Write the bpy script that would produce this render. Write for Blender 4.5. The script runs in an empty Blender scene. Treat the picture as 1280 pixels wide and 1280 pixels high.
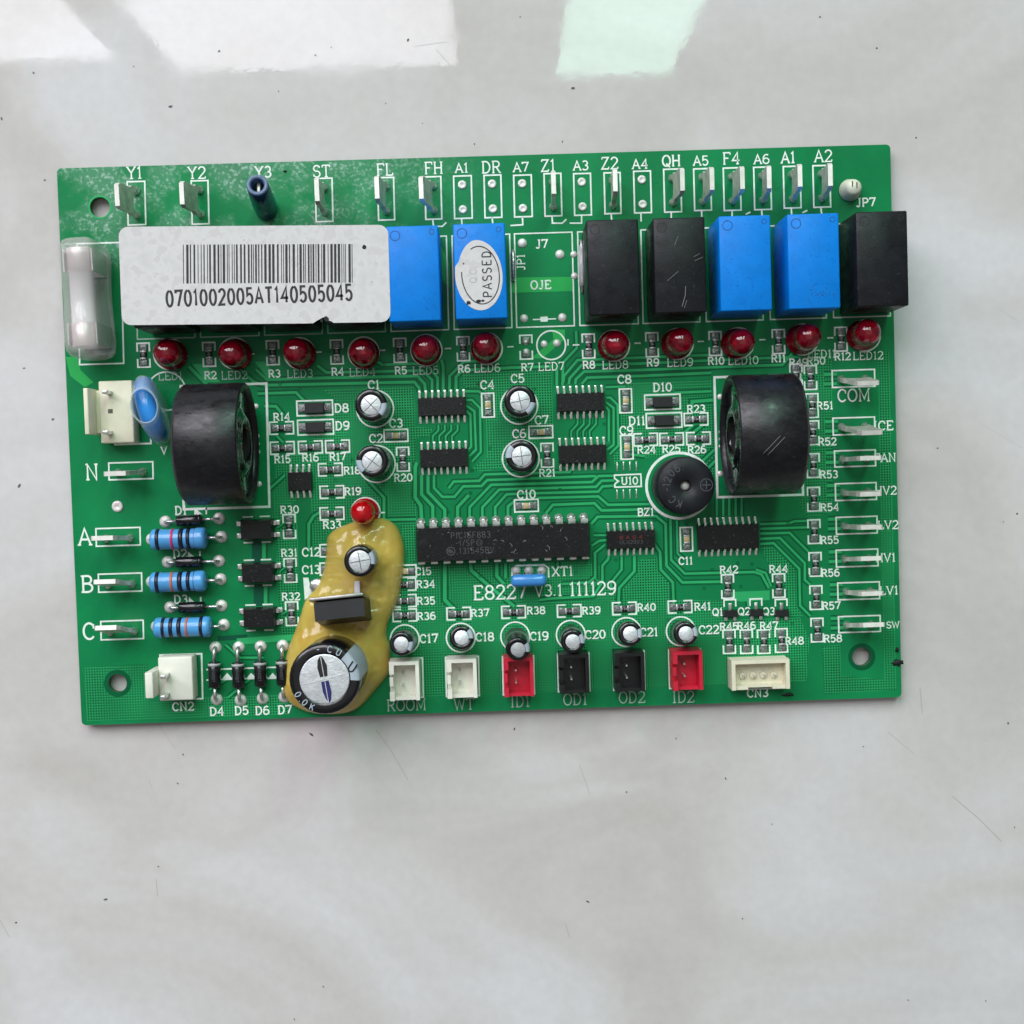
import bpy, bmesh, math, random
from mathutils import Vector, Matrix, Quaternion
random.seed(7)
S = 0.001                                  # everything below is written in millimetres
scene = bpy.context.scene
col = scene.collection

# ------------------------------------------------------------------ camera
ZT = 2.4                                   # height of the board's top face above the table
RIGHT = Vector((0.99938872, -0.03191383, 0.01427224))
UP = Vector((0.03242810, 0.99877469, -0.03738366))
BACK = Vector((-0.01306169, 0.03782363, 0.99919906))
CAM = Vector((1.775, -6.001, 271.336 + ZT))
FPX = 1600.0
cd = bpy.data.cameras.new('camera')
cd.sensor_width = 36.0; cd.sensor_height = 36.0
cd.lens = 36.0 * FPX / 1280.0
cd.clip_start = 0.01; cd.clip_end = 50.0
cam = bpy.data.objects.new('camera', cd); col.objects.link(cam)
M3 = Matrix((RIGHT, UP, BACK)).transposed()
cam.matrix_world = Matrix.Translation(CAM * S) @ M3.to_4x4()
scene.camera = cam

# ------------------------------------------------------------------ light
world = bpy.data.worlds.new('World'); scene.world = world
world.use_nodes = True
bg = world.node_tree.nodes['Background']
bg.inputs['Color'].default_value = (1.0, 0.97, 0.96, 1); bg.inputs['Strength'].default_value = 0.14

def area(name, loc, rot, sx, sy, power, color):
    l = bpy.data.lights.new(name, 'AREA'); l.shape = 'RECTANGLE'
    l.size = sx; l.size_y = sy; l.energy = power; l.color = color
    o = bpy.data.objects.new(name, l); col.objects.link(o)
    o.location = loc; o.rotation_euler = rot
    return o
# the window the table stands by: upright panes, 0.9 m beyond the board, seen mirrored in the table top
HALF = math.pi / 2
def pane(name, x0, x1, z0, z1, radiance, color):
    w, h = (x1 - x0), (z1 - z0)
    area(name, ((x0 + x1) / 2, 0.9, (z0 + z1) / 2), (-HALF, 0, 0), w, h, radiance * w * h * math.pi, color)
pane('window_pane_west', -1.75, -0.79, 0.5, 2.55, 7.0, (0.96, 0.925, 1.0))
pane('window_pane_middle', -0.68, -0.052, 0.5, 2.66, 7.0, (0.96, 0.925, 1.0))
pane('window_pane_east', 0.178, 0.447, 0.5, 2.77, 8.5, (0.56, 1.0, 0.78))
# soft overhead fill lamp, added to stand in for the unseen ceiling
area('overhead_fill', (0.0, 0.05, 2.6), (0, 0, 0), 2.6, 2.2, 4.5, (1.0, 0.985, 0.96))

scene.view_settings.view_transform = 'Standard'
scene.view_settings.look = 'None'
scene.view_settings.exposure = 0.0
scene.view_settings.gamma = 1.0
scene.view_settings.use_curve_mapping = False
scene.render.engine = 'CYCLES'

# ------------------------------------------------------------------ helpers
def P(px, py, h=0.0):
    """board-plane position (mm) of a spot measured on the board, h above the board's top face"""
    d = -BACK + RIGHT * ((px - 640) / FPX) - UP * ((py - 640) / FPX)
    t = (ZT + h - CAM.z) / d.z
    v = CAM + d * t
    return Vector((v.x, v.y, 0))
PXMM = 1.0 / 5.9

def lin(r, g, b):
    f = lambda c: (c / 255.0) / 12.92 if c <= 10 else (((c / 255.0) + 0.055) / 1.055) ** 2.4
    return (f(r), f(g), f(b), 1)

MATS = {}
def mat(name, rgb, rough=0.5, metal=0.0, var=0.0, vscale=600.0, bump=0.0, bscale=3000.0, rvar=0.0,
        trans=0.0, alpha=1.0, coat=0.0, sss=0.0, spec=0.5, ior=1.5, specks=0.0, speck_rgb=None, speck_scale=900.0, aniso=None, slo=0.66):
    if name in MATS: return MATS[name]
    m = bpy.data.materials.new(name); m.use_nodes = True
    nt = m.node_tree; N = nt.nodes; L = nt.links
    b = N['Principled BSDF']
    c = lin(*rgb)
    b.inputs['Base Color'].default_value = c
    b.inputs['Roughness'].default_value = rough
    b.inputs['Metallic'].default_value = metal
    b.inputs['IOR'].default_value = ior
    b.inputs['Specular IOR Level'].default_value = spec
    b.inputs['Transmission Weight'].default_value = trans
    b.inputs['Alpha'].default_value = alpha
    b.inputs['Coat Weight'].default_value = coat
    b.inputs['Coat Roughness'].default_value = 0.08
    if sss:
        b.inputs['Subsurface Weight'].default_value = sss
        b.inputs['Subsurface Radius'].default_value = (0.0022, 0.0018, 0.0009)
        b.inputs['Subsurface Scale'].default_value = 1.0
    geo = N.new('ShaderNodeNewGeometry')
    mp = N.new('ShaderNodeMapping'); L.new(geo.outputs['Position'], mp.inputs['Vector'])
    if aniso: mp.inputs['Scale'].default_value = aniso
    cur = None
    if var:
        n = N.new('ShaderNodeTexNoise'); n.inputs['Scale'].default_value = vscale; n.inputs['Detail'].default_value = 5
        L.new(mp.outputs['Vector'], n.inputs['Vector'])
        r = N.new('ShaderNodeValToRGB')
        r.color_ramp.elements[0].position = 0.3; r.color_ramp.elements[1].position = 0.7
        r.color_ramp.elements[0].color = tuple(max(0, x * (1 - var)) for x in c[:3]) + (1,)
        r.color_ramp.elements[1].color = tuple(min(1, x * (1 + var)) for x in c[:3]) + (1,)
        L.new(n.outputs['Fac'], r.inputs['Fac']); cur = r.outputs['Color']
    if specks:
        n2 = N.new('ShaderNodeTexNoise'); n2.inputs['Scale'].default_value = speck_scale; n2.inputs['Detail'].default_value = 3
        L.new(mp.outputs['Vector'], n2.inputs['Vector'])
        r2 = N.new('ShaderNodeValToRGB')
        r2.color_ramp.elements[0].position = slo; r2.color_ramp.elements[1].position = slo + 0.08
        r2.color_ramp.elements[0].color = (0, 0, 0, 1); r2.color_ramp.elements[1].color = (specks, specks, specks, 1)
        L.new(n2.outputs['Fac'], r2.inputs['Fac'])
        mx = N.new('ShaderNodeMix'); mx.data_type = 'RGBA'
        L.new(r2.outputs['Color'], mx.inputs[0])
        if cur: L.new(cur, mx.inputs[6])
        else: mx.inputs[6].default_value = c
        mx.inputs[7].default_value = lin(*speck_rgb)
        cur = mx.outputs[2]
    if cur: L.new(cur, b.inputs['Base Color'])
    if rvar:
        n3 = N.new('ShaderNodeTexNoise'); n3.inputs['Scale'].default_value = vscale * 1.7; n3.inputs['Detail'].default_value = 4
        L.new(mp.outputs['Vector'], n3.inputs['Vector'])
        mr = N.new('ShaderNodeMapRange'); mr.inputs['From Min'].default_value = 0.3; mr.inputs['From Max'].default_value = 0.7
        mr.inputs['To Min'].default_value = max(0.02, rough - rvar); mr.inputs['To Max'].default_value = min(1, rough + rvar)
        L.new(n3.outputs['Fac'], mr.inputs['Value']); L.new(mr.outputs['Result'], b.inputs['Roughness'])
    if bump:
        n4 = N.new('ShaderNodeTexNoise'); n4.inputs['Scale'].default_value = bscale; n4.inputs['Detail'].default_value = 4
        L.new(mp.outputs['Vector'], n4.inputs['Vector'])
        bp = N.new('ShaderNodeBump'); bp.inputs['Strength'].default_value = bump; bp.inputs['Distance'].default_value = 0.0002
        L.new(n4.outputs['Fac'], bp.inputs['Height']); L.new(bp.outputs['Normal'], b.inputs['Normal'])
    MATS[name] = m
    return m

class MB:
    """collects shapes in mm (local to the object) and links them as ONE mesh object"""
    def __init__(s): s.v = []; s.f = []; s.m = []; s.sm = []
    def face(s, idx, m=0, smooth=False): s.f.append(tuple(idx)); s.m.append(m); s.sm.append(smooth)
    def box(s, x0, x1, y0, y1, z0, z1, m=0, top=None):
        """top=(dx,dy): shrink of the top face"""
        dx, dy = top or (0, 0); b = len(s.v)
        s.v += [(x0, y0, z0), (x1, y0, z0), (x1, y1, z0), (x0, y1, z0),
                (x0 + dx, y0 + dy, z1), (x1 - dx, y0 + dy, z1), (x1 - dx, y1 - dy, z1), (x0 + dx, y1 - dy, z1)]
        for q in ((3, 2, 1, 0), (4, 5, 6, 7), (0, 1, 5, 4), (1, 2, 6, 5), (2, 3, 7, 6), (3, 0, 4, 7)):
            s.face([b + i for i in q], m)
    def rbox(s, x0, x1, y0, y1, z0, z1, r=0.3, m=0, seg=2):
        bm = bmesh.new(); bmesh.ops.create_cube(bm, size=1)
        for v in bm.verts:
            v.co = Vector(((x0 + x1) / 2 + v.co.x * (x1 - x0), (y0 + y1) / 2 + v.co.y * (y1 - y0), (z0 + z1) / 2 + v.co.z * (z1 - z0)))
        bmesh.ops.bevel(bm, geom=bm.edges[:], offset=r, segments=seg, affect='EDGES', profile=0.5)
        s.bm(bm, m, True)
    def bm(s, bm, m=0, smooth=False):
        b = len(s.v); bm.verts.index_update()
        s.v += [tuple(v.co) for v in bm.verts]
        for f in bm.faces: s.face([b + v.index for v in f.verts], m, smooth)
        bm.free()
    def lathe(s, prof, n=32, m=0, c=(0, 0, 0), axis='z', smooth=True, ms=None):
        """prof: (radius, height) from bottom to top"""
        b = len(s.v)
        for r, h in prof:
            for k in range(n):
                a = 2 * math.pi * k / n
                p = (r * math.cos(a), r * math.sin(a), h)
                if axis == 'x': p = (p[2], p[0], p[1])
                if axis == 'y': p = (p[1], p[2], p[0])
                s.v.append((p[0] + c[0], p[1] + c[1], p[2] + c[2]))
        for i in range(len(prof) - 1):
            mi = ms[i] if ms else m
            for k in range(n):
                k2 = (k + 1) % n
                s.face((b + i * n + k, b + i * n + k2, b + (i + 1) * n + k2, b + (i + 1) * n + k), mi, smooth)
        if prof[0][0] > 1e-6: s.face([b + k for k in range(n)][::-1], ms[0] if ms else m)
        if prof[-1][0] > 1e-6:
            t = b + (len(prof) - 1) * n; s.face([t + k for k in range(n)], ms[-1] if ms else m)
    def prism(s, pts, z0, z1, m=0):
        n = len(pts); b = len(s.v)
        s.v += [(x, y, z0) for x, y in pts] + [(x, y, z1) for x, y in pts]
        s.face([b + n + i for i in range(n)], m); s.face([b + i for i in range(n)][::-1], m)
        for i in range(n):
            j = (i + 1) % n; s.face((b + i, b + j, b + n + j, b + n + i), m)
    def poly(s, pts, z, m=0):
        b = len(s.v); s.v += [(p[0], p[1], z) for p in pts]; s.face(range(b, b + len(pts)), m)
    def ribbon(s, pts, w, z, m=0, closed=False):
        P2 = [Vector((p[0], p[1])) for p in pts]; n = len(P2); b = len(s.v); h = w / 2
        for i in range(n):
            if closed: d0 = (P2[i] - P2[i - 1]); d1 = (P2[(i + 1) % n] - P2[i])
            else:
                d0 = (P2[i] - P2[i - 1]) if i > 0 else (P2[1] - P2[0])
                d1 = (P2[i + 1] - P2[i]) if i < n - 1 else d0
            d0 = d0.normalized() if d0.length else Vector((1, 0)); d1 = d1.normalized() if d1.length else d0
            n0 = Vector((-d0.y, d0.x)); n1 = Vector((-d1.y, d1.x))
            mm = n0 + n1
            mm = mm.normalized() if mm.length > 1e-4 else n0
            k = h / max(0.5, mm.dot(n0)); q = mm * k
            s.v += [(P2[i].x + q.x, P2[i].y + q.y, z), (P2[i].x - q.x, P2[i].y - q.y, z)]
        for i in range(n if closed else n - 1):
            j = (i + 1) % n
            s.face((b + 2 * i + 1, b + 2 * j + 1, b + 2 * j, b + 2 * i), m)
    def tube(s, pts, r, n=10, m=0, caps=True):
        pts = [Vector(p) for p in pts]; b = len(s.v)
        rs = r if isinstance(r, (list, tuple)) else [r] * len(pts)
        for i, p in enumerate(pts):
            d = (pts[min(i + 1, len(pts) - 1)] - pts[max(i - 1, 0)]).normalized()
            u = d.orthogonal().normalized() if i == 0 else (u - d * u.dot(d)).normalized()
            w = d.cross(u)
            for k in range(n):
                a = 2 * math.pi * k / n
                s.v.append(tuple(p + (u * math.cos(a) + w * math.sin(a)) * rs[i]))
        for i in range(len(pts) - 1):
            for k in range(n):
                k2 = (k + 1) % n
                s.face((b + i * n + k, b + i * n + k2, b + (i + 1) * n + k2, b + (i + 1) * n + k), m, True)
        if caps:
            s.face([b + k for k in range(n)][::-1], m); s.face([b + (len(pts) - 1) * n + k for k in range(n)], m)
    def mesh(s, name, mats):
        me = bpy.data.meshes.new(name)
        me.from_pydata([(x * S, y * S, z * S) for x, y, z in s.v], [], s.f)
        for mm in (mats if isinstance(mats, (list, tuple)) else [mats]): me.materials.append(mm)
        me.polygons.foreach_set('material_index', s.m)
        me.polygons.foreach_set('use_smooth', s.sm)
        me.update()
        return me
    def build(s, name, mats, parent=None, loc=(0, 0, 0), rz=0.0, label=None, kind=None):
        return link(name, s.mesh(name, mats), parent, loc, rz, label, kind)

def link(name, me, parent=None, loc=(0, 0, 0), rz=0.0, label=None, kind=None):
    o = bpy.data.objects.new(name, me); col.objects.link(o)
    o.parent = parent
    o.location = (loc[0] * S, loc[1] * S, loc[2] * S)
    o.rotation_euler = (0, 0, rz)
    if label: o['label'] = label
    if kind: o['kind'] = kind
    return o

# ------------------------------------------------------------------ materials
def hatch_material(name, light, dark, pitch):
    m = bpy.data.materials.new(name); m.use_nodes = True
    nt = m.node_tree; N = nt.nodes; L = nt.links; b = N['Principled BSDF']
    geo = N.new('ShaderNodeNewGeometry'); sp = N.new('ShaderNodeSeparateXYZ'); L.new(geo.outputs['Position'], sp.inputs[0])
    outs = []
    for ax in ('X', 'Y'):
        mu = N.new('ShaderNodeMath'); mu.operation = 'MULTIPLY'; mu.inputs[1].default_value = 1.0 / (pitch * S); L.new(sp.outputs[ax], mu.inputs[0])
        fr = N.new('ShaderNodeMath'); fr.operation = 'FRACT'; L.new(mu.outputs[0], fr.inputs[0])
        ab = N.new('ShaderNodeMath'); ab.operation = 'SUBTRACT'; ab.inputs[1].default_value = 0.5; L.new(fr.outputs[0], ab.inputs[0])
        a2 = N.new('ShaderNodeMath'); a2.operation = 'ABSOLUTE'; L.new(ab.outputs[0], a2.inputs[0])
        mr = N.new('ShaderNodeMapRange'); mr.inputs['From Min'].default_value = 0.24; mr.inputs['From Max'].default_value = 0.32
        L.new(a2.outputs[0], mr.inputs['Value']); outs.append(mr.outputs['Result'])
    mx = N.new('ShaderNodeMath'); mx.operation = 'MAXIMUM'; L.new(outs[0], mx.inputs[0]); L.new(outs[1], mx.inputs[1])
    n = N.new('ShaderNodeTexNoise'); n.inputs['Scale'].default_value = 90; n.inputs['Detail'].default_value = 4
    L.new(geo.outputs['Position'], n.inputs['Vector'])
    mix = N.new('ShaderNodeMix'); mix.data_type = 'RGBA'; L.new(mx.outputs[0], mix.inputs[0])
    mix.inputs[6].default_value = lin(*dark); mix.inputs[7].default_value = lin(*light)
    hv = N.new('ShaderNodeHueSaturation'); L.new(mix.outputs[2], hv.inputs['Color'])
    mr2 = N.new('ShaderNodeMapRange'); mr2.inputs['From Min'].default_value = 0.3; mr2.inputs['From Max'].default_value = 0.7
    mr2.inputs['To Min'].default_value = 0.85; mr2.inputs['To Max'].default_value = 1.15
    L.new(n.outputs['Fac'], mr2.inputs['Value']); L.new(mr2.outputs['Result'], hv.inputs['Value'])
    L.new(hv.outputs['Color'], b.inputs['Base Color'])
    b.inputs['Roughness'].default_value = 0.32; b.inputs['Specular IOR Level'].default_value = 0.17
    bp = N.new('ShaderNodeBump'); bp.inputs['Strength'].default_value = 0.25; bp.inputs['Distance'].default_value = 0.00004
    L.new(mx.outputs[0], bp.inputs['Height']); L.new(bp.outputs['Normal'], b.inputs['Normal'])
    return m

def board_material():
    """green solder mask; painted window glare with flux specks towards one corner, smudges elsewhere"""
    m = mat('solder_mask', (14, 124, 72), rough=0.30, var=0.16, vscale=70, rvar=0.08, bump=0.08, bscale=900, spec=0.17)
    nt = m.node_tree; N = nt.nodes; L = nt.links; b = N['Principled BSDF']
    src = b.inputs['Base Color'].links[0].from_socket
    geo = N.new('ShaderNodeNewGeometry'); sp = N.new('ShaderNodeSeparateXYZ'); L.new(geo.outputs['Position'], sp.inputs[0])
    fx = N.new('ShaderNodeMapRange'); fx.inputs['From Min'].default_value = 0.002; fx.inputs['From Max'].default_value = -0.03
    L.new(sp.outputs['X'], fx.inputs['Value'])
    fy = N.new('ShaderNodeMapRange'); fy.inputs['From Min'].default_value = 0.036; fy.inputs['From Max'].default_value = 0.044
    L.new(sp.outputs['Y'], fy.inputs['Value'])
    mu = N.new('ShaderNodeMath'); mu.operation = 'MULTIPLY'; L.new(fx.outputs[0], mu.inputs[0]); L.new(fy.outputs[0], mu.inputs[1])
    n = N.new('ShaderNodeTexNoise'); n.inputs['Scale'].default_value = 1500; n.inputs['Detail'].default_value = 3
    L.new(geo.outputs['Position'], n.inputs['Vector'])
    r = N.new('ShaderNodeMapRange'); r.inputs['From Min'].default_value = 0.50; r.inputs['From Max'].default_value = 0.70
    L.new(n.outputs['Fac'], r.inputs['Value'])
    n2 = N.new('ShaderNodeTexNoise'); n2.inputs['Scale'].default_value = 110; n2.inputs['Detail'].default_value = 3
    L.new(geo.outputs['Position'], n2.inputs['Vector'])
    r2 = N.new('ShaderNodeMapRange'); r2.inputs['From Min'].default_value = 0.42; r2.inputs['From Max'].default_value = 0.62
    L.new(n2.outputs['Fac'], r2.inputs['Value'])
    ad = N.new('ShaderNodeMath'); ad.operation = 'MULTIPLY_ADD'; ad.inputs[1].default_value = 0.55; ad.inputs[2].default_value = 0.12
    L.new(r.outputs[0], ad.inputs[0])
    m2 = N.new('ShaderNodeMath'); m2.operation = 'MULTIPLY'; L.new(ad.outputs[0], m2.inputs[0]); L.new(r2.outputs[0], m2.inputs[1])
    m3 = N.new('ShaderNodeMath'); m3.operation = 'MULTIPLY'; L.new(m2.outputs[0], m3.inputs[0]); L.new(mu.outputs[0], m3.inputs[1])
    mx = N.new('ShaderNodeMix'); mx.data_type = 'RGBA'; L.new(m3.outputs[0], mx.inputs[0]); L.new(src, mx.inputs[6])
    mx.inputs[7].default_value = lin(190, 214, 205)  # pale tone: window haze painted into the colour, together with flux specks
    L.new(mx.outputs[2], b.inputs['Base Color'])
    return m

M_BOARD = board_material()
M_EDGE = mat('laminate_edge', (58, 96, 62), 0.75, var=0.3, vscale=400)
M_TRACE = mat('masked_copper', (46, 166, 100), 0.34, var=0.12, vscale=120, bump=0.05, spec=0.17)
M_TRACE2 = mat('masked_copper_bright', (44, 168, 84), 0.34, var=0.12, vscale=120, spec=0.17)
M_CLEAR = mat('masked_gap', (2, 90, 54), 0.36, var=0.15, vscale=120, spec=0.17)
M_DARK = mat('masked_bare_laminate', (10, 84, 60), 0.4, var=0.2, vscale=200, spec=0.17)
M_HATCH = hatch_material('masked_copper_mesh', (36, 152, 90), (0, 58, 34), 0.56)
M_SILK = mat('silkscreen_ink', (226, 236, 228), 0.7, var=0.10, vscale=900)
M_SILKB = mat('silkscreen_ink_faint', (170, 196, 182), 0.7, var=0.16, vscale=900)
M_SOLDER = mat('solder', (206, 206, 204), 0.30, 0.85, var=0.25, vscale=1400, bump=0.5, bscale=1800, rvar=0.1)
M_SOLDERD = mat('dull_solder', (214, 212, 208), 0.5, 0.35, var=0.15, vscale=1400, bump=0.5, bscale=1600)
M_PASTE = mat('reflowed_solder', (122, 126, 124), 0.38, 0.6, var=0.55, vscale=2200, bump=0.7, bscale=2600)
M_TIN = mat('tinned_brass', (206, 202, 194), 0.45, 0.6, var=0.25, vscale=500, bump=0.12, bscale=1200, rvar=0.1)
M_TINC = mat('cut_edge_tin', (225, 222, 216), 0.5, 0.5, var=0.1)
M_PIN = mat('bright_pin', (214, 214, 212), 0.28, 0.8, var=0.2, vscale=2500)
M_BLUE = mat('relay_blue', (4, 124, 218), 0.42, var=0.07, vscale=300, bump=0.10, bscale=2500, rvar=0.1, specks=0.4, speck_rgb=(6, 88, 176), speck_scale=1900, spec=0.22, slo=0.6)
M_BLACK = mat('relay_black', (26, 27, 31), 0.38, var=0.25, vscale=260, bump=0.10, bscale=2500, rvar=0.12, specks=0.2, speck_rgb=(84, 86, 92), speck_scale=1500, spec=0.22, slo=0.62)
M_CT = mat('toroid_black', (23, 23, 27), 0.36, var=0.4, vscale=300, bump=0.14, bscale=1300, rvar=0.14, specks=0.22, speck_rgb=(90, 90, 102), speck_scale=1500, spec=0.45, slo=0.64, aniso=(1, 1.6, 1))
M_RESIN = mat('black_resin', (9, 12, 12), 0.12, bump=0.35, bscale=260, coat=0.5)
M_IC = mat('ic_epoxy', (14, 14, 16), 0.34, var=0.4, vscale=500, bump=0.3, bscale=3500, specks=0.6, speck_rgb=(110, 110, 112), speck_scale=2400, spec=0.35, slo=0.66)
M_ICMARK = mat('ic_marking', (78, 78, 80), 0.7)
M_ICRED = mat('ic_red_marking', (110, 24, 30), 0.7)
M_SLEEVE = mat('capacitor_sleeve', (12, 13, 17), 0.25, var=0.3, vscale=600, coat=0.25)
M_STRIPE = mat('capacitor_stripe', (165, 176, 188), 0.45, var=0.1)
M_ALU = mat('brushed_aluminium', (214, 216, 220), 0.42, 0.55, var=0.14, vscale=1100, bump=0.35, bscale=2400)
M_SCORE = mat('vent_score', (96, 98, 104), 0.5, 0.6)
M_INK = mat('black_ink', (18, 18, 24), 0.6)
M_INKV = mat('violet_ink', (34, 30, 96), 0.5)
M_LED = mat('led_red', (132, 4, 30), 0.10, trans=0.35, ior=1.5, var=0.5, vscale=420, coat=0.6, specks=0.7, speck_rgb=(204, 16, 40), speck_scale=500, slo=0.6)
M_LEDB = mat('led_bright_red', (204, 6, 20), 0.12, trans=0.25, ior=1.5, var=0.2, vscale=350, coat=0.6)
M_WHITE = mat('white_nylon', (226, 224, 212), 0.45, var=0.05, vscale=400, bump=0.08)
M_CREAM = mat('cream_nylon', (222, 216, 192), 0.45, var=0.06, vscale=400, bump=0.08)
M_RED = mat('red_nylon', (196, 22, 52), 0.38, var=0.12, vscale=400, bump=0.08)
M_BNYL = mat('black_nylon', (16, 18, 19), 0.32, var=0.3, vscale=400, bump=0.1)
M_RES = mat('resistor_lacquer', (78, 156, 216), 0.28, var=0.06, vscale=500, bump=0.06, coat=0.3)
M_DIODE = mat('diode_epoxy', (18, 19, 22), 0.22, var=0.3, vscale=600, coat=0.3)
M_BAND = mat('cathode_band', (170, 172, 172), 0.5)
M_CHIP = mat('chip_black', (22, 22, 24), 0.4, var=0.3, vscale=1500)
M_CHIPC = mat('chip_ceramic', (196, 170, 128), 0.45, var=0.15, vscale=1500)
M_TERM = mat('chip_terminal', (196, 198, 198), 0.4, 0.5, var=0.2, vscale=2500)
M_GLUE = mat('amber_glue', (222, 192, 94), 0.18, var=0.18, vscale=75, bump=0.10, bscale=300, sss=0.6, coat=0.5, alpha=0.74, specks=0.3, speck_rgb=(208, 158, 54), speck_scale=130, slo=0.55)
M_PAPER = mat('label_paper', (208, 204, 205), 0.75, var=0.09, vscale=420, bump=0.2, bscale=900, specks=0.4, speck_rgb=(176, 168, 170), speck_scale=420, slo=0.54)
M_BAR = mat('label_print', (46, 44, 48), 0.7, var=0.25, vscale=900)
M_SLV = mat('blue_tube', (30, 70, 120), 0.25, trans=0.25, alpha=0.93, var=0.2, vscale=300, coat=0.4)
M_SLVIN = mat('blue_tube_rim', (96, 116, 150), 0.3, alpha=0.9)
M_CLEARP = mat('clear_vinyl', (218, 208, 210), 0.14, alpha=0.34, coat=0.5, var=0.1, vscale=150, bump=0.3, bscale=160)
M_CLEARS = mat('clear_shrink_tube', (204, 214, 218), 0.14, alpha=0.42, coat=0.5, bump=0.2, bscale=300)
M_MOV = mat('varistor_blue', (44, 138, 220), 0.28, coat=0.4, var=0.08, vscale=400)
M_RESO = mat('resonator_blue', (58, 132, 202), 0.22, coat=0.4, var=0.06)
M_GLASS = mat('fuse_glass', (222, 226, 228), 0.15, alpha=0.55, coat=0.6)
M_DIRT = mat('black_grime', (16, 18, 18), 0.7, var=0.4)
M_HOLE = mat('dark_hole', (6, 6, 7), 0.8)
M_STAND = mat('nylon_standoff', (214, 214, 196), 0.4, sss=0.2, var=0.05)
M_BZ = mat('buzzer_black', (31, 32, 36), 0.45, var=0.2, vscale=400, bump=0.12, bscale=2400, rvar=0.1, spec=0.22)
M_EMB = mat('moulded_letter', (70, 72, 78), 0.35)
M_TAB = mat('regulator_tab', (150, 148, 146), 0.35, 0.8, var=0.2)
M_REGB = mat('regulator_epoxy', (34, 35, 38), 0.4, var=0.15, vscale=300, bump=0.08, spec=0.22)

# ------------------------------------------------------------------ table
def table_material():
    m = bpy.data.materials.new('worn_white_laminate'); m.use_nodes = True
    nt = m.node_tree; N = nt.nodes; L = nt.links; b = N['Principled BSDF']
    geo = N.new('ShaderNodeNewGeometry')
    mp = N.new('ShaderNodeMapping'); mp.inputs['Rotation'].default_value = (0, 0, math.radians(-24)); mp.inputs['Scale'].default_value = (1, 1.5, 1)
    L.new(geo.outputs['Position'], mp.inputs['Vector'])
    n1 = N.new('ShaderNodeTexNoise'); n1.inputs['Scale'].default_value = 15; n1.inputs['Detail'].default_value = 9; n1.inputs['Distortion'].default_value = 0.9
    L.new(mp.outputs[0], n1.inputs['Vector'])
    r1 = N.new('ShaderNodeValToRGB'); e = r1.color_ramp.elements
    e[0].position = 0.30; e[0].color = lin(188, 182, 179)
    e[1].position = 0.66; e[1].color = lin(209, 206, 209)
    k = e.new(0.48); k.color = lin(200, 195, 194)
    L.new(n1.outputs['Fac'], r1.inputs['Fac'])
    n2 = N.new('ShaderNodeTexNoise'); n2.inputs['Scale'].default_value = 420; n2.inputs['Detail'].default_value = 5
    L.new(geo.outputs['Position'], n2.inputs['Vector'])
    r2 = N.new('ShaderNodeMapRange'); r2.inputs['From Min'].default_value = 0.3; r2.inputs['From Max'].default_value = 0.7
    r2.inputs['To Min'].default_value = 0.97; r2.inputs['To Max'].default_value = 1.03
    L.new(n2.outputs['Fac'], r2.inputs['Value'])
    hv = N.new('ShaderNodeHueSaturation'); L.new(r1.outputs['Color'], hv.inputs['Color']); L.new(r2.outputs[0], hv.inputs['Value'])
    # rubbed smears, drawn out across the grain
    mp2 = N.new('ShaderNodeMapping'); mp2.inputs['Rotation'].default_value = (0, 0, math.radians(16)); mp2.inputs['Scale'].default_value = (1, 4, 1)
    L.new(geo.outputs['Position'], mp2.inputs['Vector'])
    n5 = N.new('ShaderNodeTexNoise'); n5.inputs['Scale'].default_value = 14; n5.inputs['Detail'].default_value = 6
    L.new(mp2.outputs[0], n5.inputs['Vector'])
    r5 = N.new('ShaderNodeMapRange'); r5.inputs['From Min'].default_value = 0.62; r5.inputs['From Max'].default_value = 0.74; r5.inputs['To Max'].default_value = 0.08
    L.new(n5.outputs['Fac'], r5.inputs['Value'])
    mx = N.new('ShaderNodeMix'); mx.data_type = 'RGBA'; L.new(r5.outputs[0], mx.inputs[0]); L.new(hv.outputs['Color'], mx.inputs[6]); mx.inputs[7].default_value = lin(150, 148, 150)
    L.new(mx.outputs[2], b.inputs['Base Color'])
    n3 = N.new('ShaderNodeTexNoise'); n3.inputs['Scale'].default_value = 60; n3.inputs['Detail'].default_value = 6
    L.new(mp2.outputs[0], n3.inputs['Vector'])
    r3 = N.new('ShaderNodeMapRange'); r3.inputs['From Min'].default_value = 0.35; r3.inputs['From Max'].default_value = 0.7
    r3.inputs['To Min'].default_value = 0.02; r3.inputs['To Max'].default_value = 0.06
    L.new(n3.outputs['Fac'], r3.inputs['Value']); L.new(r3.outputs[0], b.inputs['Roughness'])
    n4 = N.new('ShaderNodeTexNoise'); n4.inputs['Scale'].default_value = 260; n4.inputs['Detail'].default_value = 3
    L.new(geo.outputs['Position'], n4.inputs['Vector'])
    bp = N.new('ShaderNodeBump'); bp.inputs['Strength'].default_value = 0.05; bp.inputs['Distance'].default_value = 0.0001
    L.new(n4.outputs['Fac'], bp.inputs['Height']); L.new(bp.outputs['Normal'], b.inputs['Normal'])
    b.inputs['Specular IOR Level'].default_value = 0.46
    return m
b = MB(); b.box(-700, 700, -600, 600, -25, 0)
table = b.build('tabletop', table_material(), kind='structure', label='pale grey worn laminate tabletop with smears and scratches')

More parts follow.
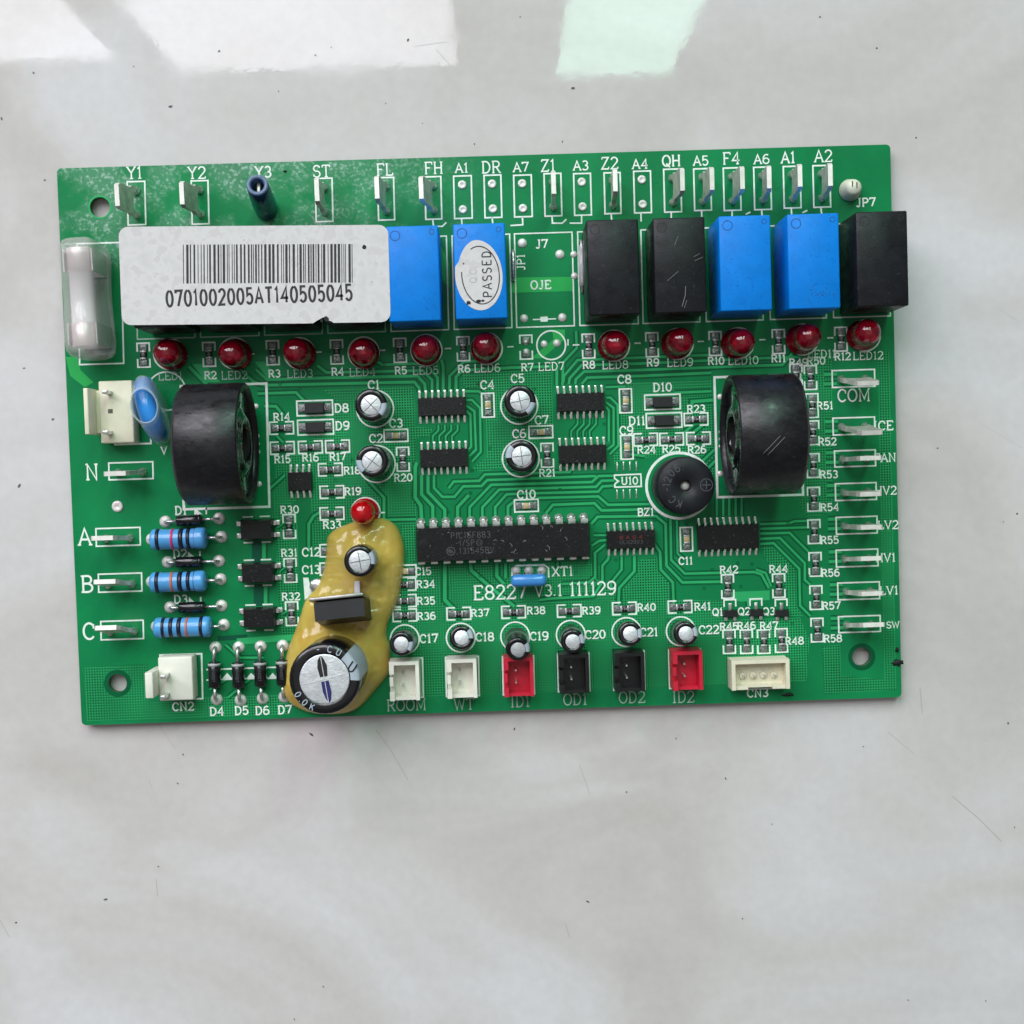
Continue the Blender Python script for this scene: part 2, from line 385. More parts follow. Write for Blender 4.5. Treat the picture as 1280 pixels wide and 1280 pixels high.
# ------------------------------------------------------------------ the board
root = bpy.data.objects.new('circuit_board', None); col.objects.link(root)
root['label'] = 'green control circuit board with relays and connectors lying on the pale tabletop'
root['category'] = 'circuit board'
BW, BH = 175.0, 117.285
top = bpy.data.objects.new('component_plane', None)
HOLES = [(P(125, 259), 2.1), (P(147, 854), 1.95), (P(1077, 821), 2.0), (P(1062, 238), 1.8)]

def rrect(x0, x1, y0, y1, r, n=6):
    pts = []
    for cx, cy, a0 in ((x1 - r, y1 - r, 0), (x0 + r, y1 - r, 90), (x0 + r, y0 + r, 180), (x1 - r, y0 + r, 270)):
        for k in range(n + 1):
            a = math.radians(a0 + 90 * k / n); pts.append((cx + r * math.cos(a), cy + r * math.sin(a)))
    return pts
def circle(cx, cy, r, n=32, ry=None, a0=0.0, rot=0.0):
    ry = r if ry is None else ry; out = []
    for k in range(n):
        a = 2 * math.pi * k / n + a0; x, y = r * math.cos(a), ry * math.sin(a)
        out.append((cx + x * math.cos(rot) - y * math.sin(rot), cy + x * math.sin(rot) + y * math.cos(rot)))
    return out
def holed_sheet(name, outline, holes, half, mats):
    cu = bpy.data.curves.new(name, 'CURVE'); cu.dimensions = '2D'; cu.fill_mode = 'BOTH'; cu.extrude = half * S
    for loop in [outline] + holes:
        sp = cu.splines.new('POLY'); sp.points.add(len(loop) - 1); sp.use_cyclic_u = True
        for q, p in zip(sp.points, loop): q.co = (p[0] * S, p[1] * S, 0, 1)
    t = bpy.data.objects.new(name, cu); col.objects.link(t)
    dg = bpy.context.evaluated_depsgraph_get()
    me = bpy.data.meshes.new_from_object(t.evaluated_get(dg))
    bpy.data.objects.remove(t); bpy.data.curves.remove(cu)
    me.materials.clear()
    for mm in mats: me.materials.append(mm)
    for p in me.polygons: p.material_index = 0 if p.normal.z > 0.5 else (1 if len(mats) > 1 else 0); p.use_smooth = False
    return me
# one wavy chip bitten out of the far edge, rounded corners
me = holed_sheet('board', rrect(-BW / 2, BW / 2, -BH / 2, BH / 2, 1.0), [circle(c.x, c.y, r) for c, r in HOLES], 0.8, [M_BOARD, M_EDGE])
board = link('board', me, root, (0, 0, ZT - 0.8), label='green solder mask laminate with drilled corner holes')

def part(b, name, mats, px=None, py=None, h=0.0, rz=0.0, label=None, kind=None, at=None, z=0.0):
    """a part standing on the board's top face"""
    p = at if at is not None else P(px, py, h)
    return b.build(name, mats, root, (p.x, p.y, ZT + z), rz, label, kind)
def px_pts(pts, c=None, h=0.0):
    out = []
    for q in pts:
        v = P(q[0], q[1], h)
        out.append((v.x - (c.x if c else 0), v.y - (c.y if c else 0)))
    return out

# copper under the mask ------------------------------------------------------
hatches = [
    [(404, 487), (517, 483), (519, 533), (541, 535), (537, 545), (519, 548), (521, 640), (521, 700), (512, 706), (500, 655), (420, 655), (392, 690), (388, 620), (398, 600), (340, 652), (345, 580), (396, 545), (420, 500)],
    [(580, 466), (689, 463), (692, 545), (676, 548), (640, 582), (604, 590), (590, 586), (609, 570), (606, 500), (603, 491), (582, 484), (576, 475)],
    [(505, 708), (735, 702), (752, 708), (752, 735), (775, 735), (800, 700), (822, 696), (838, 728), (838, 750), (905, 750), (905, 775), (1000, 772), (1012, 800), (1008, 852), (890, 857), (490, 872), (492, 800)],
    [(786, 478), (889, 474), (895, 600), (868, 566), (806, 572), (768, 580), (764, 566), (776, 556), (776, 508)],
    [(1098, 440), (1112, 439.5), (1120, 858), (1106, 860), (1100, 700)],
    [(1000, 440), (1040, 440), (1040, 640), (1012, 648), (1000, 632)],
    [(106, 834), (186, 830), (186, 876), (258, 872), (258, 898), (108, 902)],
    [(255, 872), (360, 868), (360, 893), (258, 898)],
    [(952, 684), (968, 683), (997, 713), (997, 760), (1004, 770), (985, 770), (985, 740), (958, 700)],
    [(346, 642), (372, 640), (374, 800), (352, 800), (346, 700)],
    [(1028, 808), (1050, 806), (1052, 845), (1118, 850), (1121, 862), (1030, 868)],
]
for i, hpts in enumerate(hatches):
    holes = {6: [circle(HOLES[1][0].x, HOLES[1][0].y, 2.9)]}.get(i, [])
    link('copper_mesh', holed_sheet('copper_mesh', px_pts(hpts), holes, 0.003, [M_HATCH]), root, (0, 0, ZT + 0.006 + 0.0004 * i), kind='stuff')

traces = [
    ([(320, 462), (334, 474.5), (400, 472.5), (522, 470), (531, 480), (532, 490)], 3.4), ([(330, 481.5), (518, 477.5), (524, 485), (524, 490)], 3.4),
    ([(397, 457), (408, 465.5), (470, 464.5), (528, 463), (540, 475), (540, 490)], 3.2), ([(472, 452), (478, 456), (516, 454.5), (534, 457), (547, 472), (547, 490)], 3.0),
    ([(552, 450), (554, 458), (554, 490)], 3.4), ([(604, 451), (580, 452), (562, 470), (562, 490)], 3.2), ([(690, 458), (640, 459.5), (578, 463), (570, 471), (570, 490)], 3.4),
    ([(583, 500), (590, 500), (600, 510), (601, 565), (590, 577)], 2.6), ([(583, 507), (593, 514), (595, 562), (587, 570)], 2.6), ([(583, 514), (588, 518), (589, 558), (586, 562)], 2.6),
    ([(548, 531), (548, 538), (541, 545), (541, 553)], 2.0), ([(556, 531), (556, 538), (549, 545), (549, 553)], 2.0), ([(564, 531), (564, 538), (557, 545), (557, 553)], 2.0), ([(572, 531), (572, 538), (565, 545), (565, 553)], 2.0),
    ([(581, 489), (598, 489), (606, 494)], 3.0),
    ([(322, 492), (370, 490.5), (381, 502)], 3.2), ([(330, 507.5), (345, 508), (354, 519)], 3.4), ([(346, 545), (354, 553)], 3.0), ([(336, 612), (356, 594)], 3.0),
    ([(236, 458), (262, 484)], 4.0), ([(300, 462), (318, 478), (330, 481)], 3.6),
    ([(696, 462), (696, 482)], 3.4), ([(720, 414), (721, 435), (704, 453), (703, 482)], 3.0), ([(704, 478), (705, 470), (722, 450), (800, 447), (905, 443)], 3.0),
    ([(711, 480), (712, 473), (727, 456.5), (800, 454.5), (920, 449), (1000, 446)], 3.0), ([(719, 480), (720, 474), (730, 464.5), (800, 462.5), (905, 458.5), (978, 456), (990, 442)], 3.2),
    ([(727, 480), (734, 472), (800, 470), (889, 466)], 3.2),
    ([(722, 520), (722, 530), (714, 539), (714, 547)], 2.0), ([(729.7, 520), (729.7, 530), (721.7, 539), (721.7, 547)], 2.0), ([(737, 520), (737, 530), (729, 539), (729, 547)], 2.0), ([(745, 520), (745, 530), (737, 539), (737, 547)], 2.0),
    ([(758, 497), (763, 497), (772, 506), (773, 557), (762, 568)], 2.6), ([(758, 503), (767, 510), (767, 556), (759, 562)], 2.6), ([(758, 509), (761, 513), (761, 552)], 2.6), ([(757, 484), (782, 483)], 2.6),
    ([(521, 578), (519, 584), (519, 622), (526, 632), (527, 648)], 4.2), ([(527, 594), (527, 618), (541, 633), (541, 648)], 3.8), ([(535, 594), (535, 615), (556, 637), (556, 648)], 3.8),
    ([(542.5, 594), (542.5, 610), (553, 621), (568, 621), (579, 608), (602, 607.5), (609, 600), (640, 599), (745, 595)], 3.0),
    ([(561, 610), (567, 602), (599, 601), (606, 593), (640, 592), (712, 590), (716, 584)], 3.0), ([(572, 648), (572, 634), (586, 619)], 3.8),
    ([(587, 648), (587, 634), (614, 606), (650, 605), (740, 602.5), (748, 595), (768, 594.5)], 3.0), ([(603, 648), (603, 634), (624, 612), (650, 611), (745, 608.5), (752, 601), (768, 600.5)], 3.0),
    ([(619, 648), (619, 634), (633, 618), (650, 617), (748, 614.5), (753, 608), (768, 607)], 3.0), ([(635, 648), (635, 633), (646, 624)], 3.4),
    ([(672, 622.5), (748, 620.5), (760, 631), (812, 630)], 3.0), ([(682, 642), (691, 631), (743, 629), (752, 638), (797, 637)], 3.2), ([(739, 655), (747, 646), (820, 645), (832, 655), (833, 707), (853, 728), (902, 727)], 3.2),
    ([(742, 669), (758, 669)], 2.4), ([(740, 682), (749, 676), (758, 675)], 2.8), ([(744, 724), (743.5, 691), (756, 681)], 2.8),
    ([(744, 690), (744, 721), (736, 728), (702, 730)], 2.8), ([(761, 695), (760, 699), (753, 707), (753, 727), (742, 745), (690, 748), (674, 750)], 3.0), ([(777, 695), (777, 712), (764, 728), (764, 736)], 2.8),
    ([(793, 695), (793, 714), (774, 735), (773, 756)], 3.4), ([(818, 680), (825, 690), (826, 712), (841, 728), (842, 754)], 3.2),
    ([(838, 648), (839, 700), (856, 717), (943, 715), (952, 718), (961, 735)], 3.0), ([(846, 650), (847, 692), (855, 699)], 2.8),
    ([(896, 622), (896, 645)], 2.8), ([(904, 622), (904, 645)], 2.8), ([(911.5, 622), (911.5, 645)], 2.8), ([(919.5, 622), (919.5, 645)], 2.8), ([(927, 622), (927, 645)], 2.8),
    ([(950, 655), (987, 654), (993, 651.5), (1010, 651)], 2.8), ([(950, 661), (1012, 659)], 2.8), ([(950, 667), (987, 666), (1011, 690)], 2.8), ([(950, 673.5), (975, 672.5), (1006, 704), (1006, 725), (1013, 731)], 2.8),
    ([(950, 680), (967, 679), (999, 711), (1000, 757), (1013, 770)], 2.8), ([(945, 712), (957, 716), (964, 733)], 2.8), ([(925, 742), (934, 746), (936, 758)], 3.2),
    ([(556, 704), (556, 750), (568, 762)], 4.6), ([(588, 704), (589, 713), (612, 733), (643, 758)], 4.2), ([(621, 704), (621, 720), (630, 730)], 4.0), ([(632, 704), (632, 722)], 3.6), ([(655, 704), (655, 708)], 3.0), ([(697, 702), (697, 710)], 3.0),
    ([(865, 516), (865, 502), (891, 500)], 4.0), ([(855, 541), (868, 530), (880, 528)], 3.2), ([(866, 541), (880, 530)], 3.2), ([(872, 582), (893, 562)], 3.4), ([(880, 590), (896, 574)], 3.4), ([(843, 491), (889, 489)], 3.0),
    ([(788, 568), (806, 570)], 3.0), ([(300, 690), (328, 690)], 0.01), ([(330, 678), (330, 700)], 4.5), ([(332, 733), (332, 755)], 4.5),
    ([(386, 690), (386, 655), (392, 645), (400, 640)], 3.4), ([(460, 600), (480, 622), (480, 650)], 3.4), ([(466, 650), (520, 649)], 3.0),
    ([(346, 660), (360, 650)], 2.0), ([(350, 714), (360, 706)], 2.0), ([(352, 768), (362, 762)], 2.0), ([(282, 806), (300, 822), (330, 822)], 2.6), ([(262, 862), (285, 848)], 2.6), ([(285, 872), (320, 842)], 2.6),
]
for i, y in enumerate((475, 534, 573, 614, 656, 697, 738, 780)):
    x = 1030 + i * 1.2
    traces.append(([(x, y - 7), (x + 16, y - 7.5)], 4.0)); traces.append(([(x, y + 5), (x + 16, y + 4.5)], 4.0))
traces = [t for t in traces if t[1] > 0.1]
bc, bt = MB(), MB()
for i, (pts, w) in enumerate(traces):
    q = px_pts(pts)
    bc.ribbon(q, (w + 4.4) * PXMM, 0.0150 + 0.00008 * i); bt.ribbon(q, w * PXMM, 0.028 + 0.00008 * i)
part(bc, 'trace_clearance', M_CLEAR, at=Vector((0, 0, 0)), kind='stuff')
part(bt, 'copper_trace', M_TRACE, at=Vector((0, 0, 0)), label='fine copper traces under green solder mask', kind='stuff')
# broad pours
wide = [
    ([(82, 446), (97, 446), (101, 463), (117, 478), (106, 484), (88, 470)], M_TRACE2), ([(637, 347), (716, 346), (716, 364), (637, 366)], M_TRACE2), ([(548, 300), (562, 330), (562, 360), (548, 345)], M_TRACE2),
    ([(690, 412), (706, 412), (706, 424), (678, 448), (664, 448), (692, 424)], M_TRACE2), ([(240, 455), (256, 455), (276, 478), (258, 478)], M_TRACE),
    ([(318, 452), (330, 452), (346, 470), (334, 472)], M_TRACE), ([(272, 795), (309, 793), (309, 799), (272, 801)], M_DARK), ([(296, 798), (375, 792), (372, 800), (296, 806)], M_TRACE), ([(315, 675), (326, 675), (326, 703), (315, 703)], M_DARK), ([(317, 730), (328, 730), (328, 757), (317, 757)], M_DARK),
    ([(910, 740), (962, 738), (962, 750), (925, 752), (912, 748)], M_TRACE),
]
for i, (pts, mm) in enumerate(wide):
    b = MB(); b.poly(px_pts(pts), 0.040 + 0.0005 * i); part(b, 'copper_pour', mm, at=Vector((0, 0, 0)))
# dark mask ring round the lower mounting holes, annular sheets
for c, r0, r1, mm in ((HOLES[1][0], 1.96, 2.9, M_CLEAR), (HOLES[2][0], 2.01, 2.9, M_CLEAR), (HOLES[0][0], 2.11, 2.45, M_TRACE)):
    b = MB(); b.ribbon(circle(c.x, c.y, (r0 + r1) / 2), r1 - r0, 0.05, closed=True); part(b, 'hole_ring', mm, at=Vector((0, 0, 0)))

b = MB()
for x, y in ((375, 486), (560, 640), (588, 616), (590, 588), (700, 612), (770, 655), (818, 650), (858, 655), (890, 712), (922, 704), (926, 733), (640, 560), (612, 560), (598, 480), (668, 486), (755, 530), (770, 660), (848, 585), (880, 735), (940, 705), (985, 655), (560, 735), (600, 720), (720, 715), (770, 700), (835, 775), (960, 790), (440, 575), (380, 620), (420, 600), (500, 690), (240, 620), (350, 480), (480, 455), (1010, 720), (990, 780)):
    c = P(x, y); b.ribbon(circle(c.x, c.y, .28, 12), .16, .075, closed=True)
part(b, 'via_ring', M_CLEAR, at=Vector((0, 0, 0)), kind='stuff')

# ------------------------------------------------------------------ lettering
def arc(cx, cy, rx, ry, a0, a1, n=10):
    return [(cx + rx * math.cos(math.radians(a0 + (a1 - a0) * k / n)), cy + ry * math.sin(math.radians(a0 + (a1 - a0) * k / n))) for k in range(n + 1)]
SF = 0.62
def sf(x, y, l=SF, r=SF): return [(x - l, y), (x + r, y)]
G = {   # glyph: (advance, strokes, serif strokes); cap height 6
    'A': (4.6, [[(0.3, 0), (2.3, 6), (4.3, 0)], [(1.05, 2.0), (3.55, 2.0)]], [sf(.3, 0), sf(4.3, 0)]),
    'B': (4.4, [[(.8, 0), (.8, 6)], [(.8, 6)] + arc(2.4, 4.6, 1.3, 1.4, 90, -90) + [(.8, 3.2)], [(.8, 3.1)] + arc(2.4, 1.55, 1.6, 1.55, 90, -90) + [(.8, 0)]], [sf(.8, 0, .7, .3), sf(.8, 6, .7, .3)]),
    'C': (4.4, [arc(2.4, 3, 2.0, 3, 40, 320, 16)], [[(3.95, 3.9), (3.95, 5.6)]]),
    'D': (4.6, [[(.8, 0), (.8, 6)], [(.8, 6)] + arc(1.9, 3, 2.2, 3, 90, -90, 14) + [(.8, 0)]], [sf(.8, 0, .7, .3), sf(.8, 6, .7, .3)]),
    'E': (4.2, [[(.8, 0), (.8, 6)], [(.8, 6), (3.8, 6)], [(.8, 3.1), (2.9, 3.1)], [(.8, 0), (3.9, 0)]], [sf(.8, 0, .7, .3), sf(.8, 6, .7, .3), [(3.8, 6), (3.8, 4.9)], [(3.9, 0), (3.9, 1.2)]]),
    'F': (4.0, [[(.8, 0), (.8, 6)], [(.8, 6), (3.8, 6)], [(.8, 3.1), (2.9, 3.1)]], [sf(.8, 0), sf(.8, 6, .7, .3), [(3.8, 6), (3.8, 4.8)]]),
    'H': (4.8, [[(.8, 0), (.8, 6)], [(4.0, 0), (4.0, 6)], [(.8, 3), (4.0, 3)]], [sf(.8, 0), sf(.8, 6), sf(4, 0), sf(4, 6)]),
    'I': (2.4, [[(1.2, 0), (1.2, 6)]], [sf(1.2, 0, .8, .8), sf(1.2, 6, .8, .8)]),
    'J': (3.4, [[(2.4, 6), (2.4, 1.4)] + arc(1.35, 1.4, 1.05, 1.4, 0, -150)], [sf(2.4, 6, .9, .7)]),
    'K': (4.6, [[(.8, 0), (.8, 6)], [(4.0, 6), (.9, 2.4)], [(1.9, 3.6), (4.2, 0)]], [sf(.8, 0), sf(.8, 6)]),
    'L': (4.0, [[(.8, 6), (.8, 0)], [(.8, 0), (3.7, 0)]], [sf(.8, 0, .7, .3), sf(.8, 6), [(3.7, 0), (3.7, 1.3)]]),
    'M': (5.6, [[(.8, 0), (.8, 6), (2.8, 1.0), (4.8, 6), (4.8, 0)]], [sf(.8, 0), sf(4.8, 0), sf(.7, 6, .6, .1), sf(4.9, 6, .1, .6)]),
    'N': (4.8, [[(.8, 0), (.8, 6), (4.0, 0), (4.0, 6)]], [sf(.8, 0), sf(.6, 6, .5, .2), sf(4, 6)]),
    'O': (4.7, [arc(2.35, 3, 2.05, 3, 90, 448, 20)], []),
    'P': (4.3, [[(.8, 0), (.8, 6)], [(.8, 6)] + arc(2.3, 4.4, 1.6, 1.6, 90, -90) + [(.8, 2.8)]], [sf(.8, 0), sf(.8, 6, .7, .3)]),
    'Q': (4.7, [arc(2.35, 3, 2.05, 3, 90, 450, 20), [(2.2, 1.5), (4.2, -.7)]], []),
    'R': (4.6, [[(.8, 0), (.8, 6)], [(.8, 6)] + arc(2.3, 4.5, 1.5, 1.5, 90, -90) + [(.8, 3.0)], [(2.3, 3.0), (4.0, 0)]], [sf(.8, 0), sf(.8, 6, .7, .3), sf(4.1, 0, .2, .5)]),
    'S': (4.0, [arc(2.0, 4.5, 1.5, 1.5, 30, 250, 10) + arc(2.0, 1.5, 1.6, 1.55, 80, -150, 10)], [[(3.4, 4.7), (3.4, 5.8)], [(.5, 1.4), (.5, .3)]]),
    'T': (4.4, [[(2.2, 0), (2.2, 6)], [(.3, 6), (4.1, 6)]], [sf(2.2, 0, .8, .8), [(.3, 6), (.3, 4.9)], [(4.1, 6), (4.1, 4.9)]]),
    'U': (4.8, [[(.8, 6), (.8, 1.8)] + arc(2.4, 1.8, 1.6, 1.8, 180, 360) + [(4.0, 6)]], [sf(.8, 6), sf(4, 6)]),
    'V': (4.6, [[(.4, 6), (2.3, 0), (4.2, 6)]], [sf(.4, 6), sf(4.2, 6)]),
    'W': (6.2, [[(.4, 6), (1.8, 0), (3.1, 5.4), (4.4, 0), (5.8, 6)]], [sf(.4, 6), sf(5.8, 6)]),
    'X': (4.6, [[(.5, 0), (4.1, 6)], [(.5, 6), (4.1, 0)]], [sf(.5, 0), sf(4.1, 0), sf(.5, 6), sf(4.1, 6)]),
    'Y': (4.6, [[(.4, 6), (2.3, 2.9), (4.2, 6)], [(2.3, 2.9), (2.3, 0)]], [sf(2.3, 0, .8, .8), sf(.4, 6), sf(4.2, 6)]),
    'Z': (4.2, [[(.5, 6), (3.7, 6), (.4, 0), (3.8, 0)]], [[(.5, 6), (.5, 5.0)], [(3.8, 0), (3.8, 1.1)]]),
    '0': (4.2, [arc(2.1, 3, 1.65, 3, 90, 448, 18)], []),
    '1': (2.6, [[(.5, 4.9), (1.4, 6), (1.4, 0)]], [sf(1.4, 0, .8, .8)]),
    '2': (4.0, [arc(2.0, 4.35, 1.55, 1.65, 170, -30, 10) + [(.4, 0), (3.7, 0)]], [[(3.7, 0), (3.7, 1.0)]]),
    '3': (4.0, [arc(1.9, 4.5, 1.4, 1.5, 150, -90, 10), arc(1.9, 1.55, 1.6, 1.55, 90, -150, 10)], []),
    '4': (4.2, [[(3.0, 0), (3.0, 6), (.4, 1.8), (4.0, 1.8)]], [sf(3.0, 0, .7, .7)]),
    '5': (4.0, [[(3.4, 6), (.8, 6), (.7, 3.2)] + arc(1.9, 1.9, 1.6, 1.9, 110, -150, 12)], []),
    '6': (4.2, [arc(2.4, 2.6, 2.0, 3.4, 60, 172, 8), arc(2.1, 1.8, 1.7, 1.8, 0, 356, 18)], []),
    '7': (4.0, [[(.4, 5.0), (.4, 6), (3.7, 6), (1.6, 0)]], []),
    '8': (4.2, [arc(2.1, 4.55, 1.4, 1.45, 90, 446, 14), arc(2.1, 1.55, 1.7, 1.55, 90, 446, 16)], []),
    '9': (4.2, [arc(1.8, 3.4, 2.0, 3.4, 240, 352, 8), arc(2.1, 4.2, 1.7, 1.8, 180, 536, 18)], []),
    '.': (1.6, [[(.6, 0), (.6, .7)]], []), '-': (3.0, [[(.4, 2.8), (2.6, 2.8)]], []), '/': (3.0, [[(.2, -.3), (2.8, 6.3)]], []), ' ': (3.2, [], []),
}
def glyphs(b, text, size, weight=0.9, serif=True, xs=1.0, z=0.0, m=0, track=0.5, oy=0.0, ox=0.0, rot=0.0):
    """strokes of a centred line of text; size = cap height in mm, weight in sixths of it"""
    k = size / 6.0
    wid = sum(G[c][0] for c in text) + track * (len(text) - 1)
    x = -wid / 2; i = 0; cs, sn = math.cos(rot), math.sin(rot)
    def tr(p, x):
        u, v = (p[0] + x) * k * xs, (p[1] - 3) * k
        return (ox + u * cs - v * sn, oy + u * sn + v * cs)
    for c in text:
        a, st, se = G[c]
        for s_ in st: b.ribbon([tr(p, x) for p in s_], weight * k, z + 0.0006 * i, m); i += 1
        if serif:
            for s_ in se: b.ribbon([tr(p, x) for p in s_], weight * k * 0.8, z + 0.0006 * i, m); i += 1
        x += a + track
SZ = 0.07
def letter(text, px, py, hpx, xs=1.0, rot=0.0, faint=False, weight=0.9):
    b = MB(); glyphs(b, text, hpx * PXMM, weight, True, xs, 0.0, rot=rot)
    part(b, 'lettering', M_SILKB if faint else M_SILK, px, py, z=SZ, label='white printed lettering %s' % text)
for t, x, y, h in [('Y1', 168, 216, 14), ('Y2', 246, 216, 14), ('Y3', 329, 215, 13), ('ST', 402, 214, 14), ('FL', 481, 212, 14), ('FH', 542, 210, 14), ('A1', 577, 210, 11), ('DR', 614, 209, 14),
                   ('A7', 651, 209, 11), ('Z1', 685, 207, 14), ('A3', 726, 207, 11), ('Z2', 762, 204, 14), ('A4', 800, 205, 11), ('QH', 839, 201, 13), ('A5', 876, 201, 11), ('F4', 914, 198, 14), ('A6', 952, 199, 11), ('A1', 985, 197, 13), ('A2', 1029, 195, 14),
                   ('N', 115, 590, 19), ('A', 106, 671, 20), ('B', 109, 730, 20), ('C', 111, 789, 20),
                   ('COM', 1067, 494, 15), ('ICE', 1104, 532, 11), ('FAN', 1106, 572, 10), ('HV2', 1107, 613, 10), ('LV2', 1110, 656, 10), ('HV1', 1107, 697, 10), ('LV1', 1111, 738, 10), ('SW', 1116, 781, 8),
                   ('E8227', 625, 740, 17), ('V3.1', 685.5, 738, 14), ('111129', 741, 735.5, 16), ('XT1', 703, 714, 11)]:
    letter(t, x, y, h, xs=1.05 if h > 12 else 1.15, weight=0.78 if h >= 14 else 0.95)
for t, x, y in [('C1', 467, 481), ('C2', 470, 548), ('C3', 495, 529), ('C4', 609, 481), ('C5', 647, 473), ('C6', 649, 542), ('C7', 677, 525), ('C8', 780.5, 474), ('C9', 783, 538), ('C10', 658, 618), ('D8', 427, 510), ('D9', 428, 532), ('D10', 828, 484), ('D11', 796, 526),
                ('C12', 389, 690), ('C13', 389, 712), ('C17', 536, 798), ('C18', 606, 796), ('C19', 674, 795), ('C20', 744, 793), ('C21', 811, 790), ('C22', 886, 787), ('D4', 271, 889), ('D5', 302, 888), ('D6', 328, 888), ('D7', 356, 887), ('D1', 226, 638), ('D2', 225, 692), ('D3', 226, 749), ('CN2', 229, 883), ('CN3', 947, 866),
                ('J7', 677, 305), ('JP7', 1082, 253), ('OJE', 676, 356)]:
    letter(t, x, y, 10.0, 1.15, weight=1.1)
for t, x, y in [('R2', 263, 469), ('R3', 343, 467), ('R4', 422, 464.5), ('R5', 501, 463), ('R6', 580, 461), ('R7', 659, 459), ('R8', 736, 456), ('R9', 816, 453), ('R10', 895, 451), ('R11', 973, 448), ('R12', 1053, 445.5),
                ('R14', 352, 521), ('R15', 353, 574), ('R16', 388, 572), ('R17', 422, 571), ('R18', 440, 588), ('R19', 441, 614), ('R20', 504, 597), ('R21', 684, 591), ('R23', 870, 511), ('R24', 808, 562), ('R25', 839, 561), ('R26', 871, 562), ('R30', 362, 637), ('R31', 361.5, 691), ('R32', 363.6, 745.5), ('R33', 415, 656),
                ('C15', 529, 714), ('R34', 532, 730), ('R35', 532.5, 751), ('R36', 533, 770), ('R37', 600, 766), ('R38', 670, 763), ('R39', 739, 763), ('R40', 808, 759), ('R41', 878, 758), ('R42', 911, 712), ('R44', 973, 711), ('R45', 911, 783), ('R46', 933, 782), ('R47', 961, 782), ('R48', 993, 801),
                ('R49', 998, 453), ('R50', 1020, 451), ('R51', 1031, 507), ('R52', 1034, 552), ('R53', 1036, 593), ('R54', 1037, 634), ('R55', 1037, 675), ('R56', 1038, 716), ('R57', 1039, 757), ('R58', 1041, 798), ('C11', 857, 701), ('Q1', 897, 765), ('Q2', 930, 764), ('Q3', 961, 764), ('BZ1', 807, 640), ('V', 205, 563), ('U10', 787, 601)]:
    letter(t, x, y, 8.8, 1.15, weight=1.15)
for i, (x, y) in enumerate([(213, 470), (293, 469), (375, 467), (453, 465), (532, 463), (609, 460), (689, 458), (769, 456), (850, 453), (929, 450.5), None or (1027, 442.5), (1085, 444.5)]):
    letter('LED%d' % (i + 1), x, y, 9.5, 1.12, weight=0.75, faint=(i < 5))
letter('JP1', 651, 328, 9.5, 1.1, rot=math.pi / 2)
for t, x, y in [('ROOM', 508, 881), ('WT', 580, 880), ('ID1', 650, 876.5), ('OD1', 719, 874), ('OD2', 790, 871.5), ('ID2', 854, 871)]:
    letter(t, x, y, 14, 1.0, weight=0.62, faint=True)

# printed outlines -------------------------------------------------------------
def outline(pts, w=1.9, closed=True, faint=False, name='printed_outline'):
    c = P(*pts[0]); b = MB(); b.ribbon(px_pts(pts, c), w * PXMM, 0, closed=closed)
    return part(b, name, M_SILKB if faint else M_SILK, at=c, z=SZ - 0.012)
def rect_outline(x0, x1, y0, y1, w=1.9, skew=0.031, faint=False):
    # the board lies turned by a small angle
    s = skew
    dx = (y1 - y0) * s * 0.8; dy = (x1 - x0) * s
    return outline([(x0, y0 + dy / 2), (x1, y0 - dy / 2), (x1 + dx, y1 - dy / 2), (x0 + dx, y1 + dy / 2)], w, faint=faint)
TABS_V = [(159, 181, 227, 281, 146, 243), (239, 260, 226, 280, 227, 241), (394, 415, 223, 277, 396, 237), (472, 492, 222, 275, 471, 234), (531, 551, 221, 274, 526, 234),
          (680, 701, 217, 270, 692, 228), (755, 775, 216, 267, 769, 225), (829.5, 850.6, 211.5, 265, 853, 224), (867, 888, 211, 263, 890, 223), (904, 925, 210, 263, 928, 222), (942, 963, 209, 262, 961.5, 221), (979, 1000, 208, 260, 1000, 219), (1016, 1037, 207, 259, 1038, 218)]
TAB_NAMES = ['Y1', 'Y2', 'ST', 'FL', 'FH', 'Z1', 'Z2', 'QH', 'A5', 'F4', 'A6', 'A1', 'A2']
EMPTY = [(567, 589, 220, 273, 'A1'), (605, 626, 219, 272, 'DR'), (642, 664, 219, 271, 'A7'), (717, 738, 217, 269, 'A3'), (792, 813, 214, 266, 'A4')]
TABS_H = [(1040, 1093, 462.5, 483.6, 1085, 479, 'COM'), (1041, 1093, 522, 543, 1090, 541, 'ICE'), (1043, 1094, 563, 583, 1088, 572.5, 'FAN'), (1044, 1095, 604, 625, 1088, 617.5, 'HV2'), (1045, 1096, 646, 667, 1089, 659, 'LV2'), (1045, 1097, 687, 708, 1089, 698, 'HV1'), (1047, 1099, 728, 749, 1090, 742, 'LV1'), (1048, 1100, 770, 790, 1092, 781, 'SW'),
          (136, 191, 578, 599, 144, 592, 'N'), (120, 175, 660, 682, 128, 672.5, 'A'), (123, 177, 717, 739.5, 131, 727, 'B'), (126, 179, 776, 799, 132, 784.5, 'C')]
for x0, x1, y0, y1, tx, ty in TABS_V: rect_outline(x0, x1, y0, y1)
for x0, x1, y0, y1, nm in EMPTY: rect_outline(x0, x1, y0, y1)
for x0, x1, y0, y1, tx, ty, nm in TABS_H: rect_outline(x0, x1, y0, y1)
for x0, x1 in ((169, 241), (248, 321), (328, 400), (407, 479), (486, 558), (565, 637), (643, 715), (722, 795), (801, 872), (880, 951), (960, 1030), (1039, 1110)):
    yt = 306 - (x0 - 169) * 0.031
    rect_outline(x0, x1, yt, yt + 117, 1.7, faint=x0 < 480)
